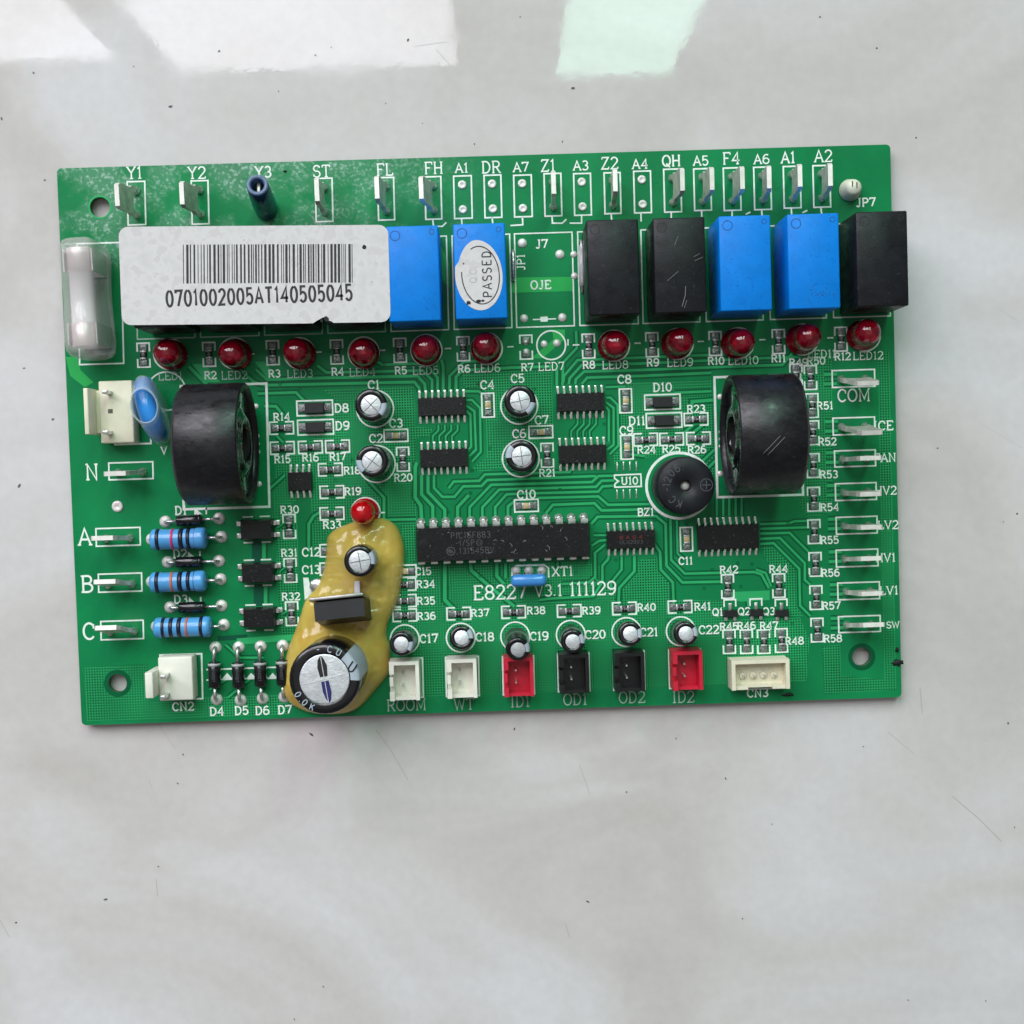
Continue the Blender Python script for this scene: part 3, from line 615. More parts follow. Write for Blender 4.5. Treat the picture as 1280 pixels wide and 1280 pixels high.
rect_outline(96, 151, 304, 455, 1.9); rect_outline(142, 187, 482, 555, 2.2); rect_outline(200, 252, 818, 874, 2.2)
rect_outline(226, 333, 481, 635, 3.0); rect_outline(893, 1000, 470, 620, 3.0)
# jogged leader lines under the terminal row
for pts in ([(541, 275), (542, 283), (553, 283), (558, 278)], [(577, 274), (577.5, 281)], [(615, 272), (616, 279)], [(653, 271), (653.5, 281), (638, 282)], [(690, 271), (690.5, 279), (703, 279), (708, 274)], [(727, 270), (727, 279), (712, 279)], [(764, 268), (764.5, 275)], [(801, 267), (801.5, 277)],
            [(839, 266), (839, 273)], [(877, 264), (877, 271)], [(915, 264), (915, 271)], [(952, 263), (952.5, 270)], [(989, 261), (989.5, 268)], [(1026, 260), (1027, 267)], [(932, 268), (938, 265)], [(1003, 266), (1009, 263)]):
    outline(pts, 1.9, False)
for i, x in enumerate((223, 306, 390, 470, 552, 630, 712, 789, 868, 945, 1030)):
    y = 445 - (x - 223) * 0.028
    outline([(x + 4, y), (x + 12, y - 0.3)], 1.8, False)
outline([(466, 641), (481, 640.6)], 1.8, False)
outline([(666, 399.5), (695, 398.5)], 1.6, False)
b = MB(); c = P(680, 399); b.poly(px_pts([(675.5, 396), (684.5, 395.7), (684.7, 402), (675.7, 402.3)], c), 0.0); part(b, 'printed_box', M_SILK, at=c, z=SZ - 0.004)
outline([(710, 424), (710, 432)], 1.6, False)
# diode bridge symbol between the four upright diodes
outline([(258, 837), (345, 834)], 1.9, False); outline([(258, 850), (345, 847)], 1.9, False)
for x in (284, 314, 341):
    b = MB(); c = P(x, 846); b.poly(px_pts([(x - 7, 849), (x + 7, 848.5), (x, 841)], c), 0.0); part(b, 'printed_triangle', M_SILK, at=c, z=SZ - 0.004)
for x, y in ((239, 694), (240, 751), (247, 639)):
    b = MB(); c = P(x, y); b.poly(px_pts([(x - 4, y + 4), (x + 6, y + 4), (x - 4, y - 5)], c), 0.0); part(b, 'printed_triangle', M_SILK, at=c, z=SZ - 0.004)
    outline([(x + 11, y - 5), (x + 11, y + 4)], 2.0, False)
# U10: an empty footprint, printed outline and bare pads
outline([(768, 594), (801, 592.6), (801.6, 608), (768.6, 609), (768.4, 605), (773, 601.5), (768.2, 598)], 1.9)
for x in (771.5, 779.5, 787.5, 795.5):
    for y in (583, 617.5):
        b = MB(); b.rbox(-.14, .14, -1.0, 1.0, 0, .08, .03); part(b, 'bare_pad', M_SOLDER, x, y - (x - 780) * 0.03, z=0.05)
outline([(640, 723), (640, 711), (645, 707), (680, 706), (685.5, 710), (686, 722)], 1.9, False)
outline(circle(0, 0, 1) and [(506 + 0, 0)] and [(689 + 18 * math.cos(a * math.pi / 16), 431.5 + 18 * math.sin(a * math.pi / 16)) for a in range(32)], 1.9)
for cx, cy, r in ((506, 799, 18), (576, 797, 18), (644, 795.5, 18), (713.5, 793.5, 18), (783, 790, 18), (851, 789, 18), (849, 607, 41), (469, 511, 23), (471, 580, 23), (649, 507, 23), (651, 573, 23), (457, 640, 18), (293, 441.5, 19.3), (211.5, 442.5, 19.3), (374.5, 441.5, 19.3), (454.5, 440.5, 19.3), (533, 437.5, 19.3), (608.5, 435.5, 19.3), (767.5, 432, 19.3), (847, 430, 19.3), (923, 429, 19.3), (1003.5, 424.5, 19.3), (1081, 419.5, 19.3), (208, 489, 24)):
    outline([(cx + r * math.cos(a * math.pi / 20), cy + r * math.sin(a * math.pi / 20)) for a in range(40)], 3.4 if r == 41 else 1.9)

# ------------------------------------------------------------------ solder dots
dome = MB(); dome.lathe([(1.05, 0), (1.0, .10), (.75, .30), (.4, .42), (0.0, .46)], 16)
me_dome = dome.mesh('solder_dot', M_SOLDERD)
pit = MB(); pit.lathe([(1.0, 0), (.95, .16), (.7, .30), (.42, .20), (0.0, .10)], 16)
me_pit = pit.mesh('solder_dot', M_SOLDERD)
def dot(px, py, r=1.0, me=None, name='solder_dot'):
    p = P(px, py); o = link(name, me or me_dome, root, (p.x, p.y, ZT + 0.02))
    o.scale = (r, r, max(.6, r)); return o
for x0, x1, y0, y1, nm in EMPTY:
    cx, cy = (x0 + x1) / 2 + .3, (y0 + y1) / 2
    dot(cx - .6, cy - 15.5, 0.95, me_pit); dot(cx + .4, cy + 15.5, 0.95, me_pit)
dot(147, 633, 1.25, me_pit)
for x, y, r in ((653, 304, .95), (700, 318, .95), (655, 398, .85), (703, 397, .9), (717, 318, .7), (726, 318, .7), (718, 345, .7), (680, 430, .75), (696, 429, .8), (657, 427, .7), (657.5, 440, .7),
                (322, 545, .45), (322, 555, .45), (323, 565, .45), (901, 540, .45), (901, 549, .45), (901, 558, .45), (900, 496, .6), (900, 592, .6), (320, 508, .6), (324, 605, .6),
                (645, 713, .95), (661, 713, .95), (677, 713, .95)):
    dot(x, y, r)

# ------------------------------------------------------------------ spade terminals
def tab_mesh():
    """upright blade in the XZ plane, x along its width"""
    out = [(-3.05, 0), (-2.05, 0), (-2.05, 2.0), (-1.2, 3.0), (1.2, 3.0), (2.05, 2.0), (2.05, 0), (3.05, 0), (3.05, 3.6), (2.6, 4.6), (2.6, 10.3), (2.1, 11.3), (-2.1, 11.3), (-2.6, 10.3), (-2.6, 4.6), (-3.05, 3.6)]
    b = MB(); n = len(out); t = 0.46
    b.v += [(x, -t, z) for x, z in out] + [(x, t, z) for x, z in out]
    b.face(range(n), 0); b.face([n + i for i in range(n)][::-1], 0)
    for i in range(n):
        j = (i + 1) % n; b.face((j, i, n + i, n + j), 1)
    return b.mesh('spade_terminal', [M_TIN, M_TINC])
me_tab = tab_mesh()
db = MB(); db.lathe([(.62, -.41), (.55, -.44), (.3, -.38), (0, -.36)][::-1], 16, axis='y'); db.lathe([(.62, .41), (.55, .44), (.3, .38), (0, .36)], 16, axis='y')
me_dimple = db.mesh('dimple', M_TINC)
fb = MB(); fb.lathe([(.95, 0), (.9, .15), (.62, .6), (.5, 1.2), (.45, 1.25), (0, 1.25)], 12)
me_fillet = fb.mesh('solder_joint', M_SOLDER)
def spade(base, topp, along_y, label):
    o = link('spade_terminal', me_tab, root, (base.x, base.y, ZT + 0.03), label=label)
    lean = Vector((topp.x - base.x, topp.y - base.y, 11.3))
    X = Vector((0, 1, 0)) if along_y else Vector((1, 0, 0))
    Zc = lean / 11.3                               # shear the blade by its lean, keep its width level
    Y = Vector((0, 0, 1)).cross(X)
    m = Matrix(((X.x, Y.x, Zc.x), (X.y, Y.y, Zc.y), (X.z, Y.z, 1.0)))
    q = m.to_4x4(); q.translation = o.location
    # a rotation that matches the lean: blade bent at its shoulder
    zax = lean.normalized(); yax = zax.cross(X).normalized(); xax = yax.cross(zax).normalized()
    o.matrix_local = Matrix.Translation(o.location) @ Matrix((xax, yax, zax)).transposed().to_4x4()
    link('dimple', me_dimple, o, (0, 0, 7.6))
    for sx in (-2.55, 2.55): link('solder_joint', me_fillet, o, (sx, 0, 0.0))
    return o
for (x0, x1, y0, y1, tx, ty), nm in zip(TABS_V, TAB_NAMES):
    base = P((x0 + x1) / 2 + .8, (y0 + y1) / 2); spade(base, P(tx, ty + 1, 11.3), True, 'upright tinned spade terminal in the printed box marked %s%s' % (nm, ', right of A6' if nm == 'A1' else ''))
for x0, x1, y0, y1, tx, ty, nm in TABS_H:
    base = P((x0 + x1) / 2, (y0 + y1) / 2 + (1 if tx > 600 else 2)); spade(base, P(tx, ty, 11.3), False, 'tinned spade terminal lying edge-on beside the letters %s' % nm)
# blue insulating tube pulled over one terminal
base = P(333, 262); tp = P(321.5, 231, 13.5)
d = Vector((tp.x - base.x, tp.y - base.y, 13.5)); q = Vector((0, 0, 1)).rotation_difference(d.normalized())
b = MB(); L_ = d.length
b.lathe([(2.35, 0), (2.5, L_ * .3), (2.3, L_ * .7), (2.2, L_ - .25), (2.05, L_), (1.75, L_ + .05), (1.35, L_ - .15), (1.25, L_ - 4), (1.0, L_ - 8)], 24, ms=[0, 0, 0, 1, 1, 1, 0, 0, 0])
o = part(b, 'blue_sleeve', [M_SLV, M_SLVIN], at=base, label='dark blue plastic tube pulled over a spade terminal beside Y2')
o.rotation_mode = 'QUATERNION'; o.rotation_quaternion = q
b = MB(); b.rbox(-.35, .35, -1.2, 1.2, 1, L_ - 2.0, .12); b.build('spade_terminal', M_TIN, o)

# ------------------------------------------------------------------ relays
RH = 13.6
def relay(px, py, blue, label, w=10.4, l=19.0):
    c = P(px, py, RH); mm = M_BLUE if blue else M_BLACK
    b = MB(); b.rbox(-w / 2, w / 2, -l / 2, l / 2, .25, RH, .32, seg=2)
    o = part(b, 'relay', mm, at=c, label=label)
    b = MB(); b.ribbon(circle(-w / 2 + 1.75, l / 2 - 1.9, .95, 24), .16, RH + .012, closed=True); b.build('moulded_ring', M_INK if not blue else MATS['relay_shade'], o)
    b = MB(); b.ribbon(circle(w / 2 - 1.3, l / 2 - 1.3, .5, 16), .14, RH + .012, closed=True); b.build('moulded_ring', M_INK if not blue else MATS['relay_shade'], o)
    return o
mat('relay_shade', (8, 62, 128), 0.5)
for cx in (197, 277, 357, 438):
    relay(cx, 349 - (cx - 197) * 0.02, False, ['black relay hidden under the barcode label, nearest the clear fuse cover', 'black relay hidden under the barcode label, above LED2', 'black relay hidden under the barcode label, above LED3', 'black relay hidden under the torn right part of the barcode label'][(197, 277, 357, 438).index(cx)])
relay(517, 342, True, 'blue relay butted against the right end of the barcode label')
r6 = relay(600.5, 339, True, 'blue relay carrying the oval PASSED sticker')
relay(767, 334, False, 'black relay right of the empty relay outline J7')
rq = relay(850, 331.5, False, 'black relay with scuffed top below the letters QH')
mat('plastic_scuff', (96, 98, 102), .6)
b = MB()
for k, sc in enumerate(([(.2, -8.2), (.9, -6.0), (1.0, -4.2)], [(.6, -8.6), (1.2, -7.0)], [(-2.6, -3.0), (-.4, -1.2)], [(2.8, 1.6), (4.0, 2.2)], [(3.0, .8), (4.6, 1.5)], [(-1.0, 4.0), (-.2, 5.8)])): b.ribbon(sc, .10 if k else .16, RH + .012 + .0005 * k)
b.build('scratch', MATS['plastic_scuff'], rq, kind='stuff')
relay(932, 329, True, 'blue relay between a black and another blue relay, below F4')
rb_ = relay(1017.5, 326.5, True, 'blue relay left of the end black relay, below A1 and A2')
b = MB(); rn = random.Random(5)
for k in range(34):
    x, y = rn.gauss(.6, 1.5), rn.gauss(-6.6, .8); a = rn.uniform(0, 3)
    if abs(x) < 4.6 and y > -9: b.ribbon([(x, y), (x + .35 * math.cos(a), y + .35 * math.sin(a))], .1, RH + .012 + .0005 * k)
b.build('pitting', MATS['relay_shade'], rb_, kind='stuff')
relay(1103, 323.5, False, 'black relay at the board edge overhanging it beside JP7')
# oval sticker
c6 = P(600.5, 339, RH); zt6 = RH + .07
b = MB(); el = circle(-.35, -.8, 4.75, 40, 7.0, rot=math.radians(4))
el2 = [((x * .88, y * 1.0) if 108 < math.degrees(math.atan2(y, x)) < 160 else (x, y)) for x, y in el]
b.prism(el2, zt6 - .06, zt6); st = b.build('oval_sticker', M_PAPER, r6, label='worn white oval PASSED sticker')
b = MB(); ring = circle(0.0, -.8, 3.75, 44, 5.75, rot=math.radians(4), a0=math.radians(170)); b.ribbon(ring[:38], .22, zt6 + .015); b.build('printed_ring', M_BAR, st)
b = MB(); glyphs(b, 'PASSED', 1.75, .85, False, 1.0, zt6 + .015, rot=math.pi / 2, ox=1.3, oy=-.7, track=1.2); b.build('printed_word', M_BAR, st)
b = MB(); glyphs(b, 'Q.C.', 1.4, .7, False, 1.0, zt6 + .015, rot=math.pi / 2, ox=-1.5, oy=-.7); b.build('printed_word', mat('worn_print', (172, 172, 172), .8), st)
for x, y, r in ((-2.6, -6.2, .55), (-.6, -6.0, .6), (.3, -5.9, .35), (-3.3, 1.6, .2)):
    b = MB(); b.prism([(x + (r * (0.7 + .5 * random.random())) * math.cos(k), y + r * (.5 + .5 * random.random()) * math.sin(k)) for k in [i * .7 for i in range(9)]], zt6, zt6 + .02); b.build('grime_fleck', M_DIRT, st)
# barcode label
LH = RH + .06
cl = P(318, 344, LH)
def L2(px, py):
    v = P(px, py, LH); return (v.x - cl.x, v.y - cl.y)
tl, tr_, br, bl = L2(148, 283.5), L2(485, 281), L2(488.5, 402.5), L2(152.5, 406.5)
def rounded_quad(q, r, n=5):
    out = []
    for i in range(4):
        p = Vector(q[i]); a = (Vector(q[i - 1]) - p).normalized(); c = (Vector(q[(i + 1) % 4]) - p).normalized()
        ctr = p + (a + c) * r; s0 = p + a * r; s1 = p + c * r
        a0 = math.atan2(s0.y - ctr.y, s0.x - ctr.x); a1 = math.atan2(s1.y - ctr.y, s1.x - ctr.x)
        dlt = (a1 - a0 + math.pi) % (2 * math.pi) - math.pi
        out += [(ctr.x + r * math.cos(a0 + dlt * k / n), ctr.y + r * math.sin(a0 + dlt * k / n)) for k in range(n + 1)]
        if i == 1: pass
        if i == 2:   # torn notch in the lower edge
            out += [L2(x, y) for x, y in ((417, 403.6), (414, 401.5), (409, 400.5), (404, 396.5), (400.5, 398.5), (396, 401), (391, 404.2))]
    return out
b = MB(); b.prism(rounded_quad([tl, tr_, br, bl], 1.9), 0, .09)
lab = b.build('barcode_label', M_PAPER, root, (cl.x, cl.y, ZT + RH + .01), label='white paper barcode label stuck across four relays')
b = MB(); rnd = random.Random(3); x = 229.0
while x < 441:
    w = rnd.choice((1.0, 1.0, 1.5, 2.2, 3.0)); x1 = min(x + w, 442)
    b.poly([L2(x, 354.5 - (x - 230) * .006), L2(x1, 354.5 - (x - 230) * .006), L2(x1 - .3, 305.8 - (x - 230) * .004), L2(x - .3, 305.8 - (x - 230) * .004)], .105)
    x = x1 + rnd.choice((1.1, 1.6, 1.6, 2.3, 3.0))
b.build('barcode', M_BAR, lab, label='black barcode stripes')
p = L2(324, 369.5)
b = MB(); glyphs(b, '0701002005AT140505045', 3.05, .95, False, .70, .105, ox=p[0], oy=p[1], track=1.0, rot=math.radians(0.3)); b.build('printed_number', M_BAR, lab, label='printed serial number 0701002005AT140505045')
for x, y, r in ((455, 309, .55), (402, 401, .35), (408, 398.5, .6), (305, 300, .12), (470, 330, .1), (465, 352, .1), (255, 300, .1)):
    q = L2(x, y); b = MB(); b.prism([(q[0] + r * (.6 + .5 * random.random()) * math.cos(k), q[1] + r * (.6 + .5 * random.random()) * math.sin(k)) for k in [i * .78 for i in range(8)]], .09, .11); b.build('grime_fleck', M_DIRT, lab)

# ------------------------------------------------------------------ LEDs
lm = MB(); lm.lathe([(2.9, .1), (2.9, 1.0), (2.5, 1.05), (2.5, 6.1)] + [(2.5 * math.cos(math.radians(a)), 6.1 + 2.5 * math.sin(math.radians(a))) for a in (12, 24, 36, 48, 60, 70, 80)] + [(0, 8.6)], 28)
me_led = lm.mesh('led', M_LED); me_ledb = lm.mesh('led_bright', M_LEDB)
fm = MB(); fm.lathe([(.3, 1), (.3, 3.6), (1.2, 4.6), (1.2, 4.9), (.5, 4.6), (0, 4.5)], 14, c=(.5, 0, 0)); fm.box(-1.3, -.6, -.3, .3, 1, 4.9)
me_frame = fm.mesh('lead_frame', M_PIN)
LEDS = [(206, 441), (289, 440), (371, 440), (451.5, 439), (531, 435), (607, 433), (769, 429), (850, 427), (926, 426), (1009, 421), (1087, 416)]
LNO = [1, 2, 3, 4, 5, 6, 8, 9, 10, 11, 12]
for (x, y), n in zip(LEDS, LNO):
    c = P(x, y, 6.5); o = link('led', me_led, root, (c.x, c.y, ZT), random.random() * .6 - .3, 'dark red round LED above the print LED%d' % n)
    link('lead_frame', me_frame, o); o.scale = (1.09, 1.09, 1.0); o.rotation_euler.x = random.uniform(-.05, .05); o.rotation_euler.y = random.uniform(-.06, .06)
base = P(456.5, 640); tp = P(451.5, 640.5, 8.6)
o = link('led', me_ledb, root, (base.x, base.y, ZT), label='bright red round LED at the top of the glue blob')
o.rotation_mode = 'QUATERNION'; o.rotation_quaternion = Vector((0, 0, 1)).rotation_difference(Vector((tp.x - base.x, tp.y - base.y, 8.6)).normalized())
link('lead_frame', me_frame, o)

# ------------------------------------------------------------------ electrolytic capacitors
def electrolytic(bx, by, tx, ty, dia, h, label, alu=0.64, cross='x', stripe=20, rot=0.3, z0=0.3):
    base = P(bx, by); tp = P(tx, ty, h)
    d = Vector((tp.x - base.x, tp.y - base.y, h)); L_ = d.length; r = dia / 2; ra = r * alu
    b = MB(); b.lathe([(r * .93, z0), (r, z0 + .5), (r, 1.2), (r * .955, 1.5), (r, 1.9), (r, L_ - .55), (r * .97, L_ - .22), (r * .9, L_ - .05), (r * .8, L_), (ra * 1.03, L_ - .02), (ra, L_ - .14)], 36)
    o = part(b, 'electrolytic_capacitor', M_SLEEVE, at=base, label=label)
    o.rotation_mode = 'QUATERNION'; o.rotation_quaternion = Vector((0, 0, 1)).rotation_difference(d.normalized())
    b = MB(); b.lathe([(ra * 1.02, L_ - .4), (ra * 1.02, L_ - .12), (ra * .97, L_ - .08), (0, L_ - .10)], 32)
    al = b.build('aluminium_top', M_ALU, o)
    if cross:
        b = MB(); wv = max(.10, dia * .022)
        for a in ((rot, rot + math.pi / 2) if cross == 'x' else (rot,)):
            b.ribbon([(-ra * .93 * math.cos(a), -ra * .93 * math.sin(a)), (ra * .93 * math.cos(a), ra * .93 * math.sin(a))], wv, L_ - .055 + .004 * (a != rot))
        b.build('vent_score', M_SCORE, al)
    # negative stripe down the sleeve and over the rim
    b = MB(); prof = [(r + .02, 2.0), (r + .02, L_ - .55), (r * .97 + .02, L_ - .2), (r * .9, L_ - .02), (r * .8, L_ + .025), (ra * 1.05, L_ + .005)]
    n = 8; a0 = math.radians(stripe - 26); a1 = math.radians(stripe + 26)
    for rr, hh in prof:
        for k in range(n + 1):
            a = a0 + (a1 - a0) * k / n; b.v.append((rr * math.cos(a), rr * math.sin(a), hh))
    for i in range(len(prof) - 1):
        for k in range(n): b.face((i * (n + 1) + k, i * (n + 1) + k + 1, (i + 1) * (n + 1) + k + 1, (i + 1) * (n + 1) + k), 0, True)
    b.build('polarity_stripe', M_STRIPE, o)
    return o, al, L_, r, ra
electrolytic(469.5, 510, 463.5, 506, 6.5, 11.5, 'black electrolytic capacitor beside C1', .62, rot=.75, stripe=-20)
electrolytic(471, 577.5, 465, 576.5, 6.5, 11.5, 'black electrolytic capacitor below the print C2', .62, rot=.9, stripe=200)
electrolytic(649, 505, 650, 501, 6.5, 11.5, 'black electrolytic capacitor below the print C5', .62, rot=.2, stripe=-35)
electrolytic(650.6, 571.5, 652, 570, 6.5, 11.5, 'black electrolytic capacitor below the print C6', .62, rot=.1, stripe=160)
for (bx, by, tx, ty, st_, nm) in [(507, 800, 501.5, 805, -15, 'C17, above the ROOM socket'), (576.5, 797, 577, 797, 20, 'C18, standing upright'), (645, 797, 647.5, 812, 10, 'C19, leaning over the red ID1 socket'), (714, 795, 716, 802, 15, 'C20, leaning towards the OD1 socket'), (784, 791, 788, 792, 0, 'C21, above the OD2 socket'), (852, 789.5, 857.5, 792, 10, 'C22, above the red ID2 socket')]:
    electrolytic(bx, by, tx, ty, 5.0, 8.2, 'small black electrolytic capacitor %s' % nm, .60, cross=None, stripe=st_)
electrolytic(455, 697, 449.5, 701.5, 6.4, 11.8, 'black electrolytic capacitor set in the amber glue below the red LED', .68, rot=.15, stripe=12, z0=.2)
o, al, L_, r, ra = electrolytic(422, 831, 405.5, 849, 14.0, 20.0, 'large black electrolytic capacitor with marked silver top in the amber glue', .70, cross=None, stripe=22)
# its pressed vent: a light ridge across and an inked groove lengthways
b = MB(); b.box(-ra * .95, ra * .95, -.10, .10, L_ - .14, L_ - .03); q = b.build('vent_ridge', M_ALU, al); q.rotation_euler.z = math.radians(12)
b = MB(); b.prism([(-.8, .5), (.7, .5), (.95, 2.6), (.5, 4.1), (.0, 4.7), (-.7, 3.9), (-1.0, 2.4)], L_ - .12, L_ - .05); b.build('ink_mark', M_INK, al, rz=math.radians(8))
b = MB(); b.prism([(-.75, -.4), (.75, -.4), (.85, -2.8), (.45, -4.3), (.0, -4.8), (-.5, -4.0), (-.85, -2.4)], L_ - .12, L_ - .052); b.build('ink_mark', M_INKV, al, rz=math.radians(10))
b = MB(); b.box(-.07, .07, -4.6, 4.5, L_ - .12, L_ - .03); b.build('vent_ridge', M_ALU, al, rz=math.radians(8))
for tx_, a in (('0', 208), ('.', 220), ('0', 228), ('K', 244), ('-', 100), ('C', 78), ('U', 60)):
    b = MB(); a_ = math.radians(a); glyphs(b, tx_, 1.25, .9, False, 1, L_ + .03, ox=r * .86 * math.cos(a_), oy=r * .86 * math.sin(a_), rot=a_ + math.pi / 2 * (1 if a > 180 else -1)); b.build('sleeve_print', M_STRIPE, o)
b = MB(); glyphs(b, 'U', 2.0, .9, False, 1, L_ + .06, ox=r * .86 * math.cos(.38), oy=r * .86 * math.sin(.38), rot=-.6); b.build('sleeve_print', M_INK, o)

# ------------------------------------------------------------------ integrated circuits
def soic(px, py, w, d, npin, pitch, label, reach=1.15, red=False, h=1.6, mark=None):
    b = MB(); b.box(-w / 2, w / 2, -d / 2, d / 2, .75, h, top=(.12, .18)); b.box(-w / 2 + .12, w / 2 - .12, -d / 2 + .18, d / 2 - .18, .15, .749)
    o = part(b, 'chip', M_IC, px, py, 1.0, label=label)
    key = ('gull', reach, d)
    if key not in MATS:
        g = MB(); y0 = d / 2 - .1
        g.box(-.2, .2, y0, y0 + .45, .62, .82); g.box(-.2, .2, y0 + .42, y0 + .62, .12, .80); g.box(-.2, .2, y0 + .6, y0 + reach, .10, .28)
        g.rbox(-.26, .26, y0 + .5, y0 + reach + .45, .03, .13, .04)
        MATS[key] = g.mesh('pin', M_PIN)
    for k in range(npin):
        x = (k - (npin - 1) / 2) * pitch
        link('pin', MATS[key], o, (x, 0, 0)); link('pin', MATS[key], o, (x, 0, 0), math.pi)
    b = MB(); b.lathe([(.32, h - .02), (.3, h + .006), (0, h + .006)], 14, c=(-w / 2 + .8, -d / 2 + .75, 0)); b.build('pin_one_mark', M_HOLE, o)
    if red:
        b = MB(); glyphs(b, '8A04', .7, .9, False, 1.6, h + .01, oy=.45, track=3); b.build('chip_marking', M_ICRED, o)
        b = MB(); glyphs(b, 'ULN2003', .75, .6, False, 1.1, h + .01, oy=-.55, track=1); b.build('chip_marking', M_ICMARK, o)
    return o
soic(552.5, 508, 10.1, 4.0, 8, 1.33, 'sixteen-pin black chip right of C1')
soic(555, 572.5, 10.1, 4.0, 8, 1.33, 'sixteen-pin black chip right of R20')
soic(725.6, 502.5, 10.1, 4.0, 8, 1.33, 'sixteen-pin black chip left of C8')
soic(728, 567.5, 10.1, 4.0, 8, 1.33, 'sixteen-pin black chip right of R21')
soic(788.5, 674, 10.3, 4.0, 8, 1.33, 'sixteen-pin black chip below BZ1', red=True)
soic(910, 671, 13.1, 5.3, 10, 1.34, 'wide twenty-pin black chip below the right toroid')
soic(375, 601.5, 5.1, 4.1, 4, 1.30, 'eight-pin black chip left of R18')
# 28-pin processor
w, d = 36.6, 7.6; rz = 0.0
b = MB(); b.box(-w / 2, w / 2, -d / 2, d / 2, 1.0, 2.3); b.box(-w / 2, w / 2, -d / 2, d / 2, 2.301, 4.0, top=(.35, .35))
ic = part(b, 'processor_chip', M_IC, 629, 677.5, 3.0, label='long black twenty-eight-pin processor chip with faint lettering')
pm = MB(); y0 = d / 2 - .05
pm.box(-.75, .75, y0, y0 + .55, 2.0, 2.3); pm.box(-.72, .72, y0 + .35, y0 + .62, .9, 2.15, top=(0, 0)); pm.box(-.25, .25, y0 + .37, y0 + .6, 0, .9)
pm.lathe([(1.05, 0.02), (.95, .25), (.5, .7), (.3, .9)], 14, c=(0, y0 + .75, 0))
me_dip = pm.mesh('pin', M_PIN)
pm2 = MB(); pm2.box(-.7, .7, y0, y0 + .4, 2.0, 2.3); pm2.box(-.7, .7, y0 + .2, y0 + .45, .9, 2.15); pm2.lathe([(.7, 0.02), (.6, .25), (.3, .7), (.2, .9)], 12, c=(0, y0 + .2, 0)); me_dip2 = pm2.mesh('pin', M_PIN)
for k in range(14):
    x = (k - 6.5) * 2.655
    link('pin', me_dip, ic, (x, 0, 0)); link('pin', me_dip2, ic, (x, 0, 0), math.pi)
for t, x, y, s_ in (('PIC16F883', -6.8, 1.75, 1.25), ('-I/SP', -8.0, .15, 1.2), ('131545BV', -5.6, -1.5, 1.25)):
    b = MB(); glyphs(b, t, s_, .55, False, .95, 4.012, ox=x, oy=y, track=1.0); b.build('chip_marking', M_ICMARK, ic)
b = MB(); b.ribbon(circle(-5.0, .15, .62, 18), .09, 4.012, closed=True); glyphs(b, 'E3', .6, .6, False, .9, 4.014, ox=-5.0, oy=.15); b.build('chip_marking', M_ICMARK, ic)
b = MB(); b.ribbon(circle(-11.0, -1.5, .85, 20), .14, 4.012, closed=True)
for k in (-1, 0, 1): b.ribbon([(-11.4 + k * .35, -1.0 - .15 * abs(k)), (-11.1 + k * .35, -1.5), (-10.9 + k * .35, -2.0 + .15 * abs(k))], .16, 4.016)
b.build('chip_emblem', M_ICMARK, ic)
b = MB(); b.lathe([(1.2, 3.99), (1.15, 4.012), (0, 4.012)], 20, c=(-w / 2 + 1.6, 0, 0)); b.build('pin_one_mark', M_HOLE, ic)
b = MB()
for k in range(16):
    x, y = random.uniform(-16, 16), random.uniform(-2.9, 2.9); a = random.uniform(0, 3.1); l = random.uniform(.3, 1.3)
    b.ribbon([(x, y), (x + l * .5 * math.cos(a), y + l * .5 * math.sin(a)), (x + l * math.cos(a + .5), y + l * math.sin(a + .5))], .06, 4.02 + k * .0005)
b.build('scratch', mat('scratch_mark', (150, 150, 150), .6), ic, kind='stuff')

# ------------------------------------------------------------------ chip resistors and capacitors
pb = MB(); pb.rbox(-.72, .72, -.78, .78, .02, .30, .14, seg=2); me_pad = pb.mesh('solder_pad', M_PASTE)
rb = MB(); rb.rbox(-.62, .62, -.62, .62, .12, .62, .05, seg=1); me_rbody = rb.mesh('chip_resistor', M_CHIP); me_cbody = rb.mesh('chip_capacitor', M_CHIPC)
tb = MB(); tb.rbox(-.18, .18, -.64, .64, .10, .645, .06, seg=1); me_term = tb.mesh('terminal', M_TERM)
km = MB()
for sgn in (-1, 1):
    km.ribbon([(sgn * .75, 1.28), (sgn * 2.5, 1.28), (sgn * 2.5, -1.28), (sgn * .75, -1.28)], .33, 0)
me_brk = km.mesh('printed_outline', M_SILK)
kf = MB(); kf.ribbon([(-2.5, 1.28), (2.5, 1.28), (2.5, -1.28), (-2.5, -1.28)], .33, 0, closed=True); me_brkf = kf.mesh('printed_outline', M_SILK)
mk = MB(); mk.box(-.62, -.36, -.15, .15, .622, .630); mk.box(-.1, .06, -.3, .3, .622, .630); mk.box(.2, .45, -.2, .2, .622, .630); me_code = mk.mesh('value_print', mat('value_print', (132, 132, 132), .6))
